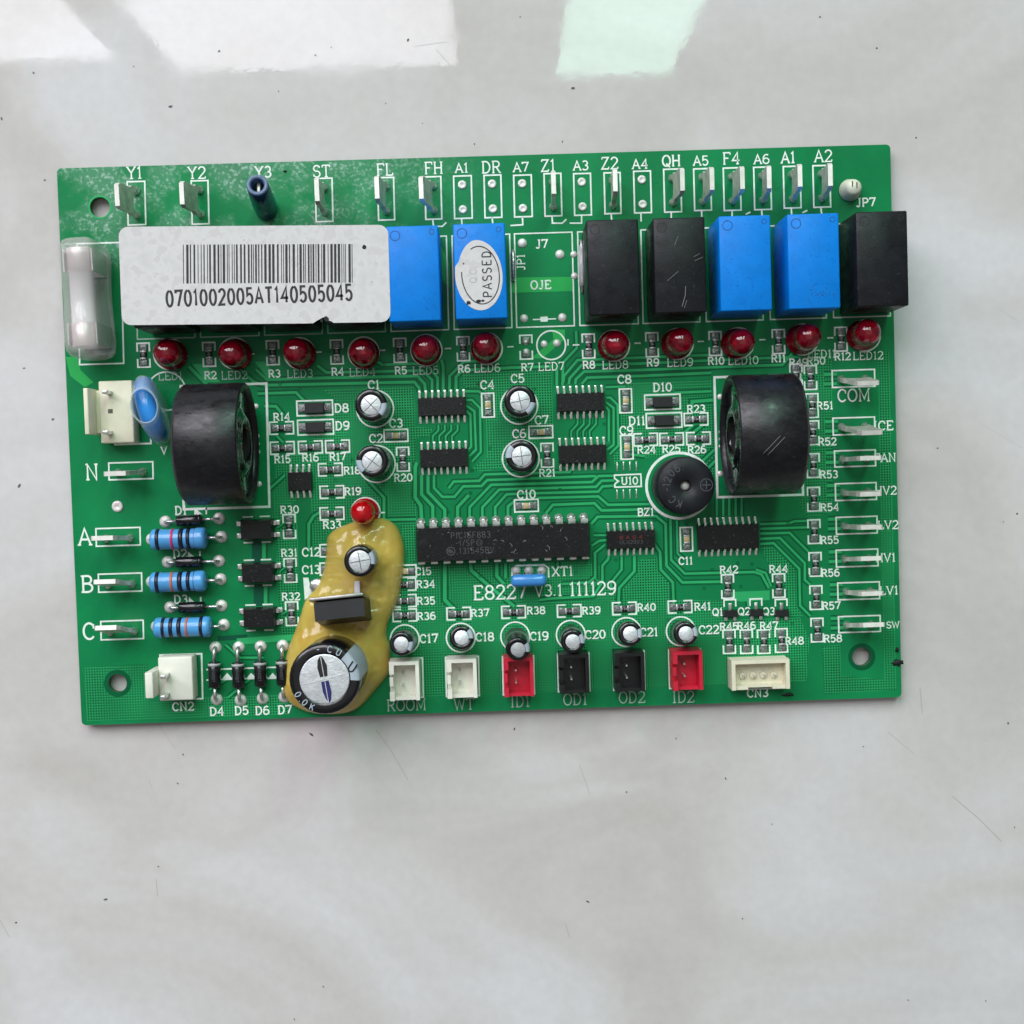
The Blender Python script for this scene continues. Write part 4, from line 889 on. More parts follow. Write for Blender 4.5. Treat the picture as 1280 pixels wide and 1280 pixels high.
def chip(px, py, vert, kind, nm, outline_mesh=None, body=True):
    p = P(px, py); rz = math.pi / 2 if vert else 0.0
    link('printed_outline', outline_mesh or (me_brk if kind == 'r' else me_brkf), root, (p.x, p.y, ZT + SZ - .01), rz)
    if body:
        o = link('chip_resistor' if kind == 'r' else 'chip_capacitor', me_rbody if kind == 'r' else me_cbody, root, (p.x, p.y, ZT), rz + random.uniform(-.035, .035), '%s beside the print %s' % ('tiny black chip resistor' if kind == 'r' else 'tiny tan chip capacitor', nm))
        for sgn in (-1, 1): link('terminal', me_term, o, (sgn * .72, 0, 0))
        if kind == 'r': link('value_print', me_code, o)
        par, loc = o, (0, 0, 0)
    else: par, loc = root, (p.x, p.y, ZT)
    for sgn in (-1, 1):
        if body: link('solder_pad', me_pad, par, (sgn * 1.55, 0, 0))
        else: link('solder_pad', me_pad, par, (loc[0] + (0 if vert else sgn * 1.4), loc[1] + (sgn * 1.4 if vert else 0), ZT), rz)
HR = [('R14', 352, 535), ('R15', 353, 560), ('R16', 388, 559), ('R17', 422, 558), ('R18', 413, 587), ('R19', 415, 615), ('R33', 415, 642), ('R23', 870, 524), ('R24', 807, 549.5), ('R25', 839.5, 549), ('R26', 873, 548), ('R36', 506, 769), ('R35', 505.5, 751), ('R34', 505, 730.5),
      ('R37', 573.5, 767), ('R38', 642, 765), ('R39', 711.5, 763.5), ('R40', 780.5, 760.5), ('R41', 850, 758.5)]
HC = [('C3', 495, 544.5), ('C7', 676, 540), ('C10', 658, 632), ('C15', 505.5, 714), ('C12', 415, 688), ('C13', 415, 711)]
VR = [('R1, left of LED1', 179.5, 444), ('R2', 261.5, 443), ('R3', 341, 441), ('R4', 421, 440), ('R5', 500, 438), ('R6', 579, 436), ('R8', 735.6, 432.6), ('R9', 815, 431), ('R10', 894, 429.5), ('R11', 973, 427), ('R12', 1051, 424),
      ('R20', 503.7, 574), ('R21', 684, 569), ('R30', 361.7, 658), ('R31', 363, 713), ('R32', 365, 767), ('R42', 909.5, 733), ('R44', 973.4, 732), ('R45', 911.5, 802), ('R46', 933, 802), ('R47', 954.5, 802), ('R48', 976.6, 800.5), ('R49', 995, 470), ('R50', 1013, 472), ('R51', 1015, 507), ('R52', 1016, 541), ('R53', 1016.5, 582), ('R54', 1017, 624), ('R55', 1017.6, 664.5), ('R56', 1019, 705.5), ('R57', 1020, 747), ('R58', 1021.4, 787.5)]
VC = [('C4', 610, 506.5), ('C8', 782, 501), ('C9', 783.5, 559), ('C11', 858, 674)]
for nm, x, y in HR: chip(x, y, False, 'r', nm)
for nm, x, y in HC: chip(x, y, False, 'c', nm)
for nm, x, y in VR: chip(x, y, True, 'r', nm)
for nm, x, y in VC: chip(x, y, True, 'c', nm)
chip(657.6, 434, True, 'r', 'R7', me_brk, body=False)
# moulded signal diodes
def sod(px, py, nm):
    p = P(px, py); b = MB(); b.ribbon([(-3.75, 1.55), (3.75, 1.55), (3.75, -1.55), (-3.75, -1.55)], .33, 0, closed=True); part(b, 'printed_outline', M_SILK, at=p, z=SZ - .01)
    b = MB(); b.box(-2.1, 2.1, -1.15, 1.15, .15, 1.35, top=(.18, .15)); o = part(b, 'moulded_diode', M_CHIP, at=p, label='small black moulded diode in the printed box %s' % nm)
    for s_ in (-1, 1):
        b = MB(); b.rbox(-.75, .75, -.95, .95, .03, .32, .14); b.box(-.7 if s_ > 0 else -.1, .1 if s_ > 0 else .7, -.5, .5, .3, .6); b.build('solder_pad', M_PASTE, o, (s_ * 2.75, 0, 0))
for nm, x, y in (('D8', 393.5, 510), ('D9', 394.5, 534), ('D10', 828, 502.5), ('D11', 830, 525.5)): sod(x, y, nm)
# small transistors
for nm, x, y in (('Q1', 912.5, 763), ('Q2', 945, 762), ('Q3', 976.6, 762.5)):
    p = P(x, y); b = MB(); b.box(-1.55, 1.55, -1.35, .15, .1, 1.1, top=(.12, .12)); o = part(b, 'transistor', M_CHIP, at=p, label='small three-legged black transistor beside the print %s' % nm)
    for lx, y0, y1 in ((0, .1, 1.6), (-.95, -2.2, -1.3), (.95, -2.2, -1.3)):
        b = MB(); b.rbox(lx - .4, lx + .4, y0, y1, .04, .4, .12); b.build('leg', M_SOLDER, o)
    b = MB(); b.ribbon([(-1.25, .8), (-1.25, 2.3), (1.25, 2.3), (1.25, .8)], .33, 0); part(b, 'printed_outline', M_SILK, at=p, z=SZ - .01)
# optocouplers
for nm, x, y in (('top', 321, 662), ('middle', 322.5, 716), ('bottom', 324.5, 772)):
    p = P(x, y, 2); b = MB(); b.box(-3.45, 3.45, -2.15, 2.15, 1.2, 3.2, top=(.3, .3)); b.box(-3.4, 3.4, -2.1, 2.1, .3, 1.199)
    o = part(b, 'optocoupler', M_IC, at=p, label={'top': 'black four-pin optocoupler in the shade of the left toroid', 'middle': 'middle of the three black optocouplers, left of R31', 'bottom': 'black four-pin optocoupler left of R32'}[nm])
    for sx in (-1, 1):
        for sy in (-1.27, 1.27):
            b = MB(); b.box(min(sx * 3.3, sx * 3.9), max(sx * 3.3, sx * 3.9), sy - .45, sy + .45, 1.0, 1.3); b.box(min(sx * 3.6, sx * 3.9), max(sx * 3.6, sx * 3.9), sy - .45, sy + .45, .1, 1.0); b.rbox(min(sx * 3.4, sx * 4.6), max(sx * 3.4, sx * 4.6), sy - .55, sy + .55, .03, .3, .1); b.build('pin', M_PIN, o)
    for sx in (-1, 1):
        b = MB(); b.ribbon([(sx * .7 - .0, 2.75), (sx * 2.9, 2.75)], .33, 0); b.ribbon([(sx * .9, -2.7), (sx * 2.9, -2.7)], .33, .002); part(b, 'printed_outline', M_SILK, at=P(x, y), z=SZ - .01)

# ------------------------------------------------------------------ leaded diodes and resistors
def axial(p0, p1, body_len, r, z, mm, name, label, bands=None, lead=.32, shift=0.0):
    a, c = P(*p0), P(*p1); mid = (a + c) / 2; L_ = (c - a).length; ang = math.atan2(c.y - a.y, c.x - a.x)
    b = MB(); hl = body_len / 2; e = r * .22
    if name == 'resistor':
        prof = [(0.001, -hl), (r * .72, -hl), (r * .97, -hl + .4), (r, -hl + .9), (r, -hl + 1.9), (r * .93, -hl + 2.5), (r * .93, hl - 2.5), (r, hl - 1.9), (r, hl - .9), (r * .97, hl - .4), (r * .72, hl), (0.001, hl)]
    else: prof = [(0.001, -hl), (r * .9, -hl), (r, -hl + .12), (r, hl - .12), (r * .9, hl), (0.001, hl)]
    b.lathe(prof, 24, c=(shift, 0, z), axis='x')
    o = part(b, name, mm, at=mid, rz=ang, label=label)
    for s_, x in ((-1, -L_ / 2), (1, L_ / 2)):
        b = MB(); b.tube([(s_ * hl * .97 + shift, 0, z), (x - s_ * .9, 0, z), (x - s_ * .25, 0, z - .3), (x, 0, z - .9), (x, 0, 0)], lead, 8); b.build('lead', M_SOLDER, o)
        link('solder_dot', me_dome, o, (x, 0, .02)).scale = (1.25, 1.25, 1.3)
    for (t, w_, bm_) in bands or []:
        x = -hl + t * body_len + shift; rr = r + .03 if name != 'resistor' or t < .18 or t > .82 else r * .94 + .04
        b = MB(); b.lathe([(rr - .08, -w_ / 2), (rr, -w_ / 2), (rr, w_ / 2), (rr - .08, w_ / 2)], 24, c=(x, 0, z), axis='x'); b.build('colour_band', bm_, o)
    return o
BN = mat('band_black', (22, 28, 48), .35); BM_ = mat('band_magenta', (196, 52, 110), .35); BO = mat('band_orange', (190, 108, 84), .35); BG = mat('band_grey', (92, 112, 148), .35)
axial((190, 674), (277, 671), 11.6, 2.25, 2.6, M_RES, 'resistor', 'blue banded resistor with a magenta band, beside the letter A', [(.14, .75, BN), (.40, .55, BM_), (.56, .95, BN), (.69, .75, BN), (.815, .5, BG)], shift=-1.0)
axial((190, 727), (276, 724), 11.6, 2.2, 2.6, M_RES, 'resistor', 'blue banded resistor with an orange band, beside the letter B', [(.14, .75, BN), (.40, .55, BO), (.55, .95, BN), (.70, .75, BN), (.82, .6, BN)], shift=-1.0)
axial((196, 783), (280, 781), 11.9, 2.2, 2.6, M_RES, 'resistor', 'blue banded resistor beside the letter C, orange band to the right', [(.17, .6, BN), (.31, .8, BN), (.455, .85, BN), (.585, .5, BO), (.84, .7, BN)], shift=-.9)
BW_ = [(.93, .55, M_DIODE)]
axial((207, 652), (274, 648), 5.2, 1.15, 1.5, M_DIODE, 'diode', 'black glass diode above the magenta-banded resistor', BW_, lead=.3, shift=-.3)
axial((210, 702.5), (274, 701), 5.4, 1.15, 1.5, M_DIODE, 'diode', 'black glass diode below the print D2', BW_, lead=.3, shift=-.6)
axial((213, 759), (277, 757), 5.4, 1.15, 1.5, M_DIODE, 'diode', 'black glass diode below the print D3', BW_, lead=.3, shift=-.5)
for nm, p0, p1 in (('D4', (269.5, 809), (271, 874)), ('D5', (298.5, 809), (301, 875)), ('D6', (326, 808), (328.5, 873)), ('D7', (353.5, 807), (355.5, 871))):
    o = axial(p0, p1, 5.3, 1.3, 1.6, M_DIODE, 'rectifier_diode', 'black rectifier diode with a grey band above the print %s' % nm, [(.1, .55, M_BAND)], lead=.4, shift=.0)
    b = MB(); glyphs(b, '1N4007', .62, .7, False, 1.0, 2.92, rot=0); b.build('diode_print', M_SCORE, o)

# ------------------------------------------------------------------ toroids, buzzer, resonator
def toroid(px0, px1, py, flip, label):
    """ring current transformer lying with its bore along x; px0..px1 = span at the board"""
    a, c = P(px0, py), P(px1, py); L_ = (c - a).length; R_ = 12.2; mid = (a + c) / 2; s_ = -1 if flip else 1
    prof = [(4.2, -L_ / 2 + .6), (5.0, -L_ / 2), (R_ - .7, -L_ / 2), (R_, -L_ / 2 + .8), (R_, L_ / 2 - .25), (R_ - .2, L_ / 2), (R_ - .9, L_ / 2), (R_ - 1.1, L_ / 2 - 1.1)]
    b = MB(); b.lathe([(r, s_ * h) for r, h in prof] if not flip else [(r, -h) for r, h in prof][::-1], 64, c=(0, 0, R_), axis='x'); b.f = [f for f in b.f if len(f) < 60]; b.m = b.m[:len(b.f)]; b.sm = b.sm[:len(b.f)]
    o = part(b, 'current_transformer', M_CT, at=mid, label=label)
    q = [(R_ - 1.05, L_ / 2 - 1.15), (9.8, L_ / 2 - .75), (7.4, L_ / 2 - .95), (6.0, L_ / 2 - .55), (5.2, L_ / 2 - .15), (4.5, L_ / 2 - .3), (4.2, L_ / 2 - .9)]
    b = MB(); b.lathe([(r, s_ * h) for r, h in q], 48, c=(0, 0, R_), axis='x'); b.f = [f for f in b.f if len(f) < 40]; b.m = b.m[:len(b.f)]; b.sm = b.sm[:len(b.f)]
    b.build('potting_resin', M_RESIN, o)
    b = MB(); b.lathe([(4.2, s_ * (L_ / 2 - .9)), (4.2, s_ * (L_ / 2 - 5)), (0.01, s_ * (L_ / 2 - 5))], 32, c=(0, 0, R_), axis='x'); b.f = [f for f in b.f if len(f) < 30]; b.m = b.m[:len(b.f)]; b.sm = b.sm[:len(b.f)]; b.build('bore', M_HOLE, o)  # blackened bore wall with an added dark plug that stops light coming through
    b = MB(); b.rbox(-L_ / 2 + .4, L_ / 2 - 1.6, -8.5, 8.5, .1, 4.0, .4) if s_ > 0 else b.rbox(-L_ / 2 + 1.6, L_ / 2 - .4, -8.5, 8.5, .1, 4.0, .4); b.build('base_block', M_CT, o)
    # bowed strands of hardened resin on the open face
    for k, (r0, dx, zz) in enumerate(((8.6, .05, 0), (10.2, .15, 0), (6.9, .0, 0))):
        b = MB(); pts = []
        for j in range(25):
            t = math.radians(20 + 140 * j / 24) if k != 1 else math.radians(-60 + 200 * j / 24)
            pts.append((s_ * (L_ / 2 - .75 + dx + .2 * math.sin(j * .7 + k)), (r0 + .5 * math.sin(j * .45 + k)) * math.cos(t + k), R_ + (r0 + .4 * math.sin(j * .3)) * math.sin(t + k)))
        b.tube(pts, .16, 6); b.build('resin_ridge', M_RESIN, o)
    return o
ct = toroid(248.5, 324, 556.5, False, 'black ring current transformer standing beside the blue varistor')
ct2 = toroid(899, 978, 545, True, 'black ring current transformer standing right of the buzzer')
for o_, pts in ((ct2, [(-.5, -4.0, 3.5, 1.5)]),):
    b = MB()
    for dx in (0, .9):
        x0, x1 = -2.5 + dx, .8 + dx
        pts = []
        for j in range(6):
            t = j / 5; y = -3.9 + 3.4 * t - dx * .3; pts.append((x0 + (x1 - x0) * t, y, 12.2 + math.sqrt(12.22 ** 2 - y * y)))
        b.tube(pts, .05, 5)
    b.build('scratch', mat('scratch_light', (120, 122, 128), .5), o_, kind='stuff')

c = P(857.5, 607, 9.7)
b = MB(); b.lathe([(5.8, .2), (5.95, .5), (5.95, 8.9), (5.75, 9.05), (5.75, 9.25), (5.9, 9.4), (5.7, 9.7), (1.2, 9.7), (1.15, 9.6), (1.15, 6.5), (0, 6.5)], 56)
bz = part(b, 'buzzer', M_BZ, at=c, label='round black buzzer with a sound hole, beside the print BZ1')
b = MB(); b.lathe([(1.1, 7.6), (.95, 8.2), (.5, 8.35), (0, 8.4)], 20); b.build('diaphragm', M_SOLDERD, bz)
for ch, a in (('K', 248), ('C', 224), ('-', 190), ('1', 176), ('2', 160), ('0', 138), ('6', 116), ('.', 98)):
    a_ = math.radians(a); b = MB(); glyphs(b, ch, 1.5, .8, False, 1, 9.715, ox=4.0 * math.cos(a_), oy=4.0 * math.sin(a_), rot=a_ - math.pi / 2); b.build('moulded_letter', M_EMB, bz)
b = MB(); b.ribbon(circle(4.2, 0, 1.25, 24), .16, 9.715, closed=True); b.ribbon([(3.3, 0), (5.1, 0)], .2, 9.717); b.ribbon([(4.2, -.9), (4.2, .9)], .2, 9.719); b.build('moulded_plus', M_EMB, bz)

c = P(661, 725.5, 4.0)
b = MB(); b.rbox(-3.75, 3.75, -1.25, 1.25, 1.0, 5.4, 1.0, seg=4); o = part(b, 'resonator', M_RESO, at=c, label='glossy blue ceramic resonator beside the print XT1')
for x in (-2.6, 0, 2.6): b = MB(); b.tube([(x, 0, 1.4), (x, .8, .7), (x, 1.7, .1)], .25, 8); b.build('lead', M_SOLDER, o)

# jumpers and a glass link
b = MB(); b.tube([(0, 3.0, 0), (0, 2.8, .9), (0, 2.2, 1.3), (0, -2.2, 1.3), (0, -2.8, .9), (0, -3.0, 0)], .38, 10); part(b, 'wire_jumper', M_SOLDER, 641.5, 332, label='bare wire jumper left of the print JP1')
b = MB(); b.tube([(0, 4.2, .8), (0, -4.2, .8)], .75, 12); o = part(b, 'glass_link', M_GLASS, 727, 333, label='thin glass link beside the first black relay')
b = MB(); b.tube([(0, 5.5, 0), (0, 5.2, .8), (0, 1.0, .8)], .3, 8); b.tube([(0, -1.0, .8), (0, -5.2, .8), (0, -5.5, 0)], .3, 8); b.build('lead', M_SOLDER, o)

# ------------------------------------------------------------------ connectors
def socket(px, py, mm, label, nm, w=6.2, d=8.2, h=6.0):
    """open two-pin header: floor, four walls (two notched), two pins"""
    c = P(px, py, h); t = .75
    b = MB(); b.box(-w / 2, w / 2, -d / 2, d / 2, .1, 1.6)
    b.box(w / 2 - t, w / 2, -d / 2, d / 2, 1.601, h)                                  # east wall
    b.box(-w / 2, w / 2 - t - .001, d / 2 - t, d / 2, 1.601, h)                        # far wall
    b.box(-w / 2 + t, w / 2 - t - .001, -d / 2, -d / 2 + t * .8, 1.601, h - .9)        # near wall, lower
    b.box(-w / 2, -w / 2 + t * 1.3, -d / 2, -d / 2 + 1.9, 1.601, h)                    # west wall posts with slots
    b.box(-w / 2, -w / 2 + t, -d / 2 + 1.901, -d / 2 + 3.0, 1.601, 3.2)
    b.box(-w / 2, -w / 2 + t, -d / 2 + 3.001, d / 2 - 3.3, 1.601, h - .5)
    b.box(-w / 2, -w / 2 + t, d / 2 - 3.299, d / 2 - 2.6, 1.601, 3.2)
    b.box(-w / 2, -w / 2 + t * 1.3, d / 2 - 2.599, d / 2 - t - .001, 1.601, h)
    o = part(b, 'pin_socket', mm, at=c, label=label)
    for y in (-1.28, 1.28):
        b = MB(); b.box(-.82, -.32, y - .25, y + .25, 1.6, 5.0, top=(.1, .1)); b.build('pin', M_PIN, o)
    x0, y0 = px, py
    return o
for x, y, mm, lb, nm in ((505.5, 851.5, M_WHITE, 'white two-pin socket above the letters ROOM', 'ROOM'), (577.5, 848.5, M_WHITE, 'white two-pin socket above the letters WT', 'WT'), (648.5, 846.5, M_RED, 'red two-pin socket under the leaning capacitor, marked ID1', 'ID1'),
                         (718, 842.5, M_BNYL, 'black two-pin socket marked OD1', 'OD1'), (787.5, 840.5, M_BNYL, 'black two-pin socket marked OD2', 'OD2'), (860, 838.5, M_RED, 'red two-pin socket marked ID2, at the right', 'ID2')):
    socket(x, y, mm, lb, nm)
for x0, x1, y0, y1 in ((488, 528, 823, 872), (557, 598, 821, 870), (628, 667, 820, 868), (697, 736, 817, 864), (766, 805, 814, 862), (836, 875, 812, 860)): rect_outline(x0, x1, y0, y1, 2.0)
# four-pin cream socket
c = P(951, 843.5, 5.0); w, d, h, t = 12.2, 6.3, 5.0, .8
b = MB(); b.box(-w / 2, w / 2, -d / 2, d / 2, .1, 2.0); b.box(-w / 2, w / 2, d / 2 - t, d / 2, 2.001, h); b.box(-w / 2, -w / 2 + t, -d / 2, d / 2 - t - .001, 2.001, h); b.box(w / 2 - t, w / 2, -d / 2, d / 2 - t - .001, 2.001, h)
b.box(-w / 2 + t + .001, -2.6, -d / 2, -d / 2 + t, 2.001, h - .6); b.box(2.6, w / 2 - t - .001, -d / 2, -d / 2 + t, 2.001, h - .6); b.box(-2.599, 2.599, -d / 2 + .25, -d / 2 + t, 2.001, h - 1.6)
o = part(b, 'pin_socket', M_CREAM, at=c, label='cream four-pin socket above the print CN3')
for k in range(4):
    x = (k - 1.5) * 2.2; b = MB(); b.lathe([(.75, 2.0), (.75, 2.5), (.6, 2.65), (.45, 2.6)], 14, c=(x, -.5, 0)); q = b.build('pin_collar', M_CREAM, o)
    b = MB(); b.box(x - .2, x + .2, -.7, -.3, 2.3, 4.2, top=(.06, .06)); b.build('pin', M_PIN, o)
rect_outline(914, 980, 824, 861, 2.0)
# tall-walled power headers
def header(bx0, bx1, by0, by1, h, wall, pins, mm, label, hole=None, hw=9.0):
    """bx.. = outline of the base's top face seen on the photo at height h; wall = strip of the locking wall's top at height hw"""
    a, c2 = P(bx0, by0, h), P(bx1, by1, h); c = (a + c2) / 2
    x0, x1, y0, y1 = a.x - c.x, c2.x - c.x, c2.y - c.y, a.y - c.y
    b = MB(); b.rbox(x0, x1, y0, y1, .1, h, .3)
    o = part(b, 'power_header', mm, at=c, label=label)
    w0, w1 = P(wall[0], wall[2], hw), P(wall[1], wall[3], hw)
    b = MB(); b.rbox(w0.x - c.x, w1.x - c.x, w1.y - c.y, w0.y - c.y, .3, hw, .2); b.rbox(w1.x - c.x - .2, x0 + .4, w1.y - c.y + .3, w0.y - c.y - .3, .3, h - .7, .15); b.build('locking_wall', mm, o)
    for qx, qy in pins:
        q = P(qx, qy, h); b = MB(); b.rbox(q.x - c.x - .55, q.x - c.x + .55, q.y - c.y - .4, q.y - c.y + .4, h - .2, h + 3.6, .15); b.build('pin', M_PIN, o)
    if hole:
        q = P(hole[0], hole[1], h); b = MB(); b.box(q.x - c.x - .5, q.x - c.x + .5, q.y - c.y - .45, q.y - c.y + .45, h - .5, h + .012); b.build('empty_pin_hole', mat('hole_shadow', (92, 90, 78), .8), o)
    return o
header(122.5, 168, 476.5, 553, 4.6, (103.5, 112, 485, 543), [(137, 491), (138, 541)], M_CREAM, 'cream two-pin power header beside the fuse cover', (138, 514))
header(197, 242, 822, 875, 4.6, (180.5, 192, 841, 873), [(209, 843), (209, 868)], M_WHITE, 'white power header above the print CN2')

# ------------------------------------------------------------------ varistor in its clear sleeve
base = P(199, 520); tp = P(180, 503, 15.5)
dvec = Vector((tp.x - base.x, tp.y - base.y, 15.5)).normalized()
b = MB(); b.lathe([(0, -2.1), (4.8, -2.1), (6.4, -1.5), (6.9, -.5), (6.9, .5), (6.4, 1.5), (4.8, 2.1), (0, 2.1)], 40, c=(0, 0, 7.6), axis='x')
o = part(b, 'varistor', M_MOV, at=base, z=.3, label='blue disc varistor in a clear sleeve between header and toroid')
zq = Vector((0, 0, 1)).rotation_difference(dvec)
o.rotation_mode = 'QUATERNION'; o.rotation_quaternion = zq @ Quaternion((0, 0, 1), math.radians(14))
b = MB(); n = 36
def ell(rx, ry, z, cy=0.0): return [(rx * math.cos(2 * math.pi * k / n), cy + ry * math.sin(2 * math.pi * k / n), z) for k in range(n)]
rings = [ell(2.7, 7.3, 1.5), ell(2.8, 7.4, 7), ell(2.75, 6.6, 11), ell(2.7, 4.4, 14.2, -.6), ell(2.7, 3.6, 16.6, -.9), ell(2.45, 3.3, 16.6, -.9), ell(2.4, 4.1, 14.0, -.6)]
for rg in rings: b.v += rg
for i in range(len(rings) - 1):
    for k in range(n): b.face((i * n + k, i * n + (k + 1) % n, (i + 1) * n + (k + 1) % n, (i + 1) * n + k), 0, True)
b.build('clear_sleeve', M_CLEARS, o)
for y in (-2.5, 2.5): b = MB(); b.tube([(0, y, 1.2), (0, y, -.3)], .35, 8); b.build('lead', M_SOLDER, o)

# ------------------------------------------------------------------ fuse under a clear cover
c = P(97, 369, 12.8)
b = MB(); n = 40
st_ = [(-12.4, .15), (-12.2, .55), (-11.6, .82), (-10.6, .96), (-8.5, 1.0), (-5, .97), (0, .93), (4, .95), (8, 1.0), (10.2, .97), (11.3, .84), (11.9, .58), (12.1, .15)]
for y, s_ in st_:
    for k in range(n):
        a = 2 * math.pi * k / n; cx, cz = math.cos(a), math.sin(a)
        ex = lambda v: math.copysign(abs(v) ** .34, v)
        zz = 6.6 + 6.3 * (s_ ** .7) * ex(cz)
        b.v.append((3.75 * s_ * ex(cx) * (1.12 - .009 * zz), y, zz))
for i in range(len(st_) - 1):
    for k in range(n): b.face((i * n + k, i * n + (k + 1) % n, (i + 1) * n + (k + 1) % n, (i + 1) * n + k), 0, True)
b.face([k for k in range(n)][::-1]); b.face([(len(st_) - 1) * n + k for k in range(n)])
fc = part(b, 'fuse_cover', M_CLEARP, at=c, rz=math.radians(1.2), label='cloudy clear plastic fuse cover at the left board edge')
b = MB(); b.lathe([(2.5, -10), (2.6, -9.8), (2.6, -5.2), (2.45, -5.1), (2.4, 5.1), (2.6, 5.2), (2.6, 9.8), (2.5, 10)], 28, c=(-.3, 0, 8.6), axis='y', ms=[1, 1, 1, 0, 1, 1, 1])
b.build('glass_fuse', [mat('fuse_tube', (222, 220, 220), .2, coat=.5), mat('fuse_cap', (222, 210, 206), .35, .4)], fc)
for y in (-7.4, 7.4):
    b = MB(); b.box(-3.3, -3.05, y - 2.2, y + 2.2, .4, 10.4); b.box(2.4, 2.65, y - 2.2, y + 2.2, .4, 10.4); b.box(-3.049, 2.399, y - 2.2, y + 2.2, .4, .8); b.build('fuse_clip', M_PIN, fc)

# ------------------------------------------------------------------ regulator and glue
a, c2 = P(391, 750, 13.0), P(456, 743, 13.0); mid = (a + c2) / 2 + Vector((0, -2.4, 0)); ang = math.atan2(c2.y - a.y, c2.x - a.x); wd = (c2 - a).length
b = MB(); b.box(-wd / 2, wd / 2, -4.6, -.3, 3.0, 13.0, top=(.25, .3)); o = part(b, 'regulator', M_REGB, at=mid, rz=ang, label='black voltage regulator with metal tab standing in the amber glue')
o.rotation_euler = (math.radians(-10.5), 0, ang)
b = MB(); b.rbox(-wd / 2 - .5, wd / 2 - .1, -.29, .4, 3.0, 13.7, .12); b.build('metal_tab', M_TAB, o)
for x in (-2.54, 0, 2.54): b = MB(); b.tube([(x, -1.6, 3.2), (x, -1.6, 0)], .4, 8); b.build('leg', M_TIN, o)

GL = [(437, 654), (455, 649), (474, 647), (487, 651), (496, 658), (502, 670), (505.5, 686), (505.5, 705), (503, 722), (501, 738), (497.5, 752), (491, 766), (485, 780), (483.5, 795), (487, 806), (488, 822), (487, 838), (480, 850), (469, 863), (455, 879), (440, 889), (415, 893), (385, 890), (362, 878), (353, 860), (353, 842), (357, 822), (362, 805), (369, 788), (376, 768), (381, 752), (389, 741), (398, 729), (404, 714), (407, 697), (408, 682), (410, 670), (420, 661)]
# smooth the traced outline
def smooth(pts, n):
    out = []
    for i in range(len(pts)):
        p0, p1, p2, p3 = pts[i - 1], pts[i], pts[(i + 1) % len(pts)], pts[(i + 2) % len(pts)]
        for k in range(n):
            t = k / n
            out.append(tuple(.5 * ((2 * p1[j]) + (-p0[j] + p2[j]) * t + (2 * p0[j] - 5 * p1[j] + 4 * p2[j] - p3[j]) * t * t + (-p0[j] + 3 * p1[j] - 3 * p2[j] + p3[j]) * t ** 3) for j in (0, 1)))
    return out
gc = P(430, 775)
gp = px_pts(smooth(GL, 3), gc)
def inside(x, y):
    r_ = False
    for i in range(len(gp)):
        (x0, y0), (x1, y1) = gp[i - 1], gp[i]
        if (y0 > y) != (y1 > y) and x < (x1 - x0) * (y - y0) / (y1 - y0) + x0: r_ = not r_
    return r_
def nearest(x, y):
    best = (1e9, 0, 0)
    for i in range(len(gp)):
        (x0, y0), (x1, y1) = gp[i - 1], gp[i]
        dx, dy = x1 - x0, y1 - y0; t = max(0, min(1, ((x - x0) * dx + (y - y0) * dy) / (dx * dx + dy * dy + 1e-12)))
        qx, qy = x0 + t * dx, y0 + t * dy; dd = (x - qx) ** 2 + (y - qy) ** 2
        if dd < best[0]: best = (dd, qx, qy)
    return math.sqrt(best[0]), best[1], best[2]
step = .42
xs0, xs1 = min(p[0] for p in gp) - step, max(p[0] for p in gp) + step; ys0, ys1 = min(p[1] for p in gp) - step, max(p[1] for p in gp) + step
nx, ny = int((xs1 - xs0) / step) + 1, int((ys1 - ys0) / step) + 1
from mathutils import noise as mnoise
big = P(422, 831) - gc; sm_ = P(455, 697) - gc
info = {}
for i in range(nx):
    for j in range(ny):
        x, y = xs0 + i * step, ys0 + j * step; dd, qx, qy = nearest(x, y); info[i, j] = (inside(x, y), dd, qx, qy, x, y)
vid = {}; b = MB()
def gv(i, j):
    if (i, j) in vid: return vid[i, j]
    ins, dd, qx, qy, x, y = info[i, j]
    if not ins: x, y, z = qx, qy, 0.03
    else:
        t = min(1, dd / 3.6); z = .2 + 2.9 * math.sqrt(max(0, 1 - (1 - t) ** 2))
        z += .5 * mnoise.noise(Vector((x * .28, y * .28, 1.7))) * t + .26 * mnoise.noise(Vector((x * .9, y * .9, 5))) * t + .10 * mnoise.noise(Vector((x * 2.2, y * 2.2, 9))) * t
        for cc, rr, up in ((big, 7.0, 2.6), (sm_, 3.2, 1.4)):
            e = math.hypot(x - cc.x, y - cc.y) - rr
            z += up * math.exp(-max(0, e) / 1.6) * t
    vid[i, j] = len(b.v); b.v.append((x, y, z)); return vid[i, j]
for i in range(nx - 1):
    for j in range(ny - 1):
        cs = [(i, j), (i + 1, j), (i + 1, j + 1), (i, j + 1)]
        if any(info[c_][0] for c_ in cs): b.face([gv(*c_) for c_ in cs], 0, True)
part(b, 'glue_blob', M_GLUE, at=gc, label='amber blob of hardened hot glue around capacitors and regulator')
# white print and a silver can showing beside the glue
b = MB(); b.poly(px_pts([(379, 722), (385.5, 722), (390, 742), (381, 750)], gc), SZ); part(b, 'printed_bar', M_SILK, at=gc)
b = MB(); b.lathe([(1.6, 0), (1.6, .9), (1.3, 1.2), (0, 1.25)], 20); part(b, 'small_metal_can', M_SOLDER, 397, 732, label='small silver can half covered by the glue')
b = MB(); b.prism(px_pts([(446, 724), (452, 723.5), (453, 738), (459, 744), (440, 746), (446, 738)], gc), 4.2, 4.75); part(b, 'glue_string', mat('glue_white', (206, 208, 214), .3, sss=.2), at=gc, label='pale string of glue between capacitor and regulator')

